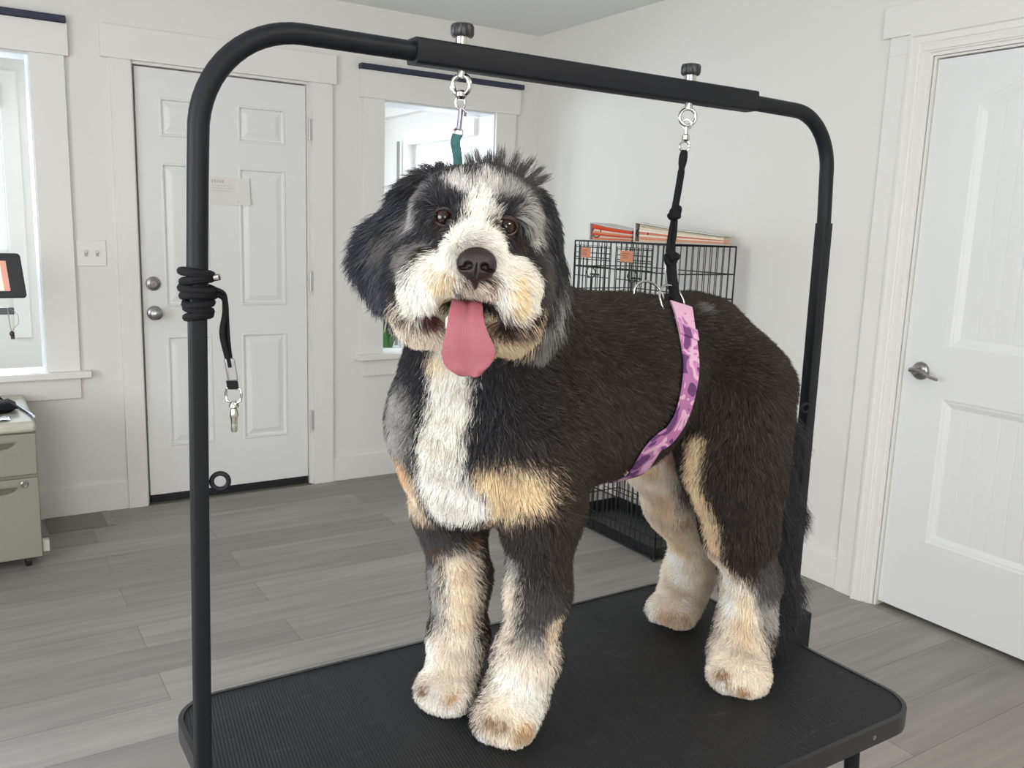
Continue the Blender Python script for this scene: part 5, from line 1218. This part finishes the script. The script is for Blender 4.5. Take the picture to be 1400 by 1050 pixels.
# ---- eyes, nose, tongue, tooth
HR, HU, HF = [np.array(a) for a in HEAD_AXES]
M['eye'] = mat('dark_brown_eye', srgb(40, 20, 16), .04, spec=.6); M['pupil'] = mat('pupil', (.004, .003, .003, 1), .04); M['lid'] = mat('eyelid', srgb(44, 34, 34), .5)
camdir = lambda p: Vector((0, 0, 1.377))-Vector(p)
for e in EYES:
    g = Vector(HF); c = Vector(e)-g*.004; r = .0118
    pe_ = [(r*math.sin(math.pi*i/20), r*math.cos(math.pi*i/20)) for i in range(21)]
    eb = MB().lathe(c, g, list(reversed(pe_)), 24).build('eye', M['eye'], dog, smooth=True)
    gz = (g*.93+Vector((0, 0, .05))).normalized()
    MB().lathe(c, gz, [(.0052, r*.895), (.0040, r*.945), (.0022, r*.99), (0, r*1.006)], 20).build('pupil', M['pupil'], eb, smooth=True)
    R_, U_ = Vector(HR), Vector(HU)
    up_ = [c + R_*(.0128*math.cos(t)) + U_*(.0100*math.sin(t)+.0005) + g*(.0074-.0040*math.cos(t)**2) for t in [math.radians(-10+200*i/18) for i in range(19)]]
    lo_ = [c + R_*(.0126*math.cos(t)) - U_*(.0088*math.sin(t)+.001) + g*(.0068-.0040*math.cos(t)**2) for t in [math.radians(-8+196*i/18) for i in range(19)]]
    MB().tube(up_, [.0011+.0019*math.sin(math.pi*i/18) for i in range(19)], 8).build('upper_eyelid', M['lid'], dog, smooth=True)
    MB().tube(lo_, [.0010+.0012*math.sin(math.pi*i/18) for i in range(19)], 8).build('lower_eyelid', M['lid'], dog, smooth=True)
def local(c, r, u, f): return tuple(np.array(c)+HR*r+HU*u+HF*f)
AXF = tuple(np.concatenate([HR, HU, HF]))
def E_(r, u, f, rad, k, kind='e'): return (kind, *local(NOSE, r, u, f), *AXF, *rad, k)
ns = [E_(0, .003, -.004, (.0185, .0145, .015), .008), E_(-.0095, -.002, .000, (.0115, .0125, .011), .008), E_(.0095, -.002, .000, (.0115, .0125, .011), .008), E_(0, -.008, .002, (.010, .0110, .009), .007), E_(0, -.020, -.006, (.004, .009, .006), .006),
      E_(-.0088, -.0030, .0105, (.0046, .0038, .0060), .003, 's'), E_(.0088, -.0030, .0105, (.0046, .0038, .0060), .003, 's'), E_(-.0150, -.0065, .0065, (.0050, .0018, .006), .002, 's'), E_(.0150, -.0065, .0065, (.0050, .0018, .006), .002, 's'), E_(0, -.011, .0115, (.0007, .012, .0035), .0015, 's')]
nlo = tuple(np.array(NOSE)-.042); nhi = tuple(np.array(NOSE)+.042)
ND = field(ns, nlo, nhi, .0011); NV, NQ = surface(ND, nlo, .0011)
nm = mat('black_nose', srgb(34, 25, 26), .36, spec=.4, bump=.35, bscale=900)
nose = quad_mesh('nose', NV, NQ, DOG, nm, dog)
M['tongue'] = mat('pink_tongue', srgb(148, 82, 92), .45, spec=.4, noise=.10, nscale=60, bump=.3, bscale=700)
tp = [Vector(p) for p, w_ in TONGUE]; tw = [w_ for p, w_ in TONGUE]
k_ = 5; tp2 = smooth_path(tp, k_); tw2 = [max(.001, p.x) for p in smooth_path([(w_, 0, 0) for w_ in tw], k_)]
vs, fs, NS = [], [], 20
for i, (p, w_) in enumerate(zip(tp2, tw2)):
    t = (tp2[min(i+1, len(tp2)-1)]-tp2[max(i-1, 0)]).normalized(); r_ = Vector(HR); r_ = (r_-t*r_.dot(t)).normalized(); n_ = r_.cross(t)
    if n_.dot(Vector(HF)) + .3*n_.z < 0: n_ = -n_
    for j in range(NS):
        a = 2*math.pi*j/NS; x = math.cos(a); y = math.sin(a); th = .0052*(1-.5*(i/len(tp2)))
        z = y*th*(1-.35*abs(x)**3)+(.0030*x*x-.0042*math.exp(-(x/.13)**2)*(y > 0))*min(1, w_/.02)
        vs.append(p+r_*(x*w_)+n_*z)
L_ = len(tp2)
fs = [(i*NS+j, i*NS+(j+1) % NS, (i+1)*NS+(j+1) % NS, (i+1)*NS+j) for i in range(L_-1) for j in range(NS)]+[tuple(range(NS)), tuple(range((L_-1)*NS, L_*NS))]
MB().add(vs, fs).build('tongue', M['tongue'], dog, smooth=True, angle=80)
M['tooth'] = mat('tooth', srgb(236, 226, 204), .25)
MB().lathe(Vector(TOOTH), Vector(HU)*.9-Vector(HR)*.15, [(.0036, -.006), (.0036, 0), (.0026, .005), (0, .008)], 12).build('tooth', M['tooth'], dog, smooth=True)

# ---- belly band round the dog
bl_ = thing('belly_band', (.92, 1.05, 1.06), 'pink and purple camouflage belly band round the dog, clipped to the hanging cord', 'belly band')
bp = [Vector(p) for p, n in BAND]; bn = [Vector(n) for p, n in BAND]
bp2 = smooth_path(bp, 5); bn2 = [n.normalized() for n in smooth_path(bn, 5)]
def strip(mb, i0, i1, hw, th, off):
    vs = []
    for i in range(i0, i1+1):
        t = (bp2[min(i+1, len(bp2)-1)]-bp2[max(i-1, 0)]).normalized(); n_ = (bn2[i]-t*bn2[i].dot(t)).normalized(); s_ = t.cross(n_); c = bp2[i]+n_*off
        vs += [c-s_*hw+n_*th, c+s_*hw+n_*th, c+s_*hw-n_*th, c-s_*hw-n_*th]
    m = i1-i0
    mb.add(vs, [(k*4+j, k*4+(j+1) % 4, (k+1)*4+(j+1) % 4, (k+1)*4+j) for k in range(m) for j in range(4)]+[(0, 1, 2, 3), (m*4, m*4+3, m*4+2, m*4+1)]); return mb
strip(MB(), 0, len(bp2)-1, .0185, .0015, .003).build('webbing', M['camo'], bl_, smooth=True)
kb = strip(MB(), 7, 9, .0200, .0012, .0062).build('keeper', M['camo'], bl_, bevel=.0008)
def half_ring(c, a, b, r, tube_r): return MB().tube(ring(c, Vector(a).normalized(), Vector(b).normalized(), r, 30), tube_r, 10, closed=True)
p0 = bp2[0]; p1 = bp2[-1]
half_ring(p0+Vector((-.010, .008, .006)), (.96, .10, -.05), (0, .40, .9), .0270, .0019).build('d_ring', M['chrome'], bl_, smooth=True)
half_ring(Vector((p0.x-.030, 1.040, p0.z+.010)), (.96, -.2, .0), (0, .35, .9), .0260, .0019).build('d_ring', M['chrome'], bl_, smooth=True)
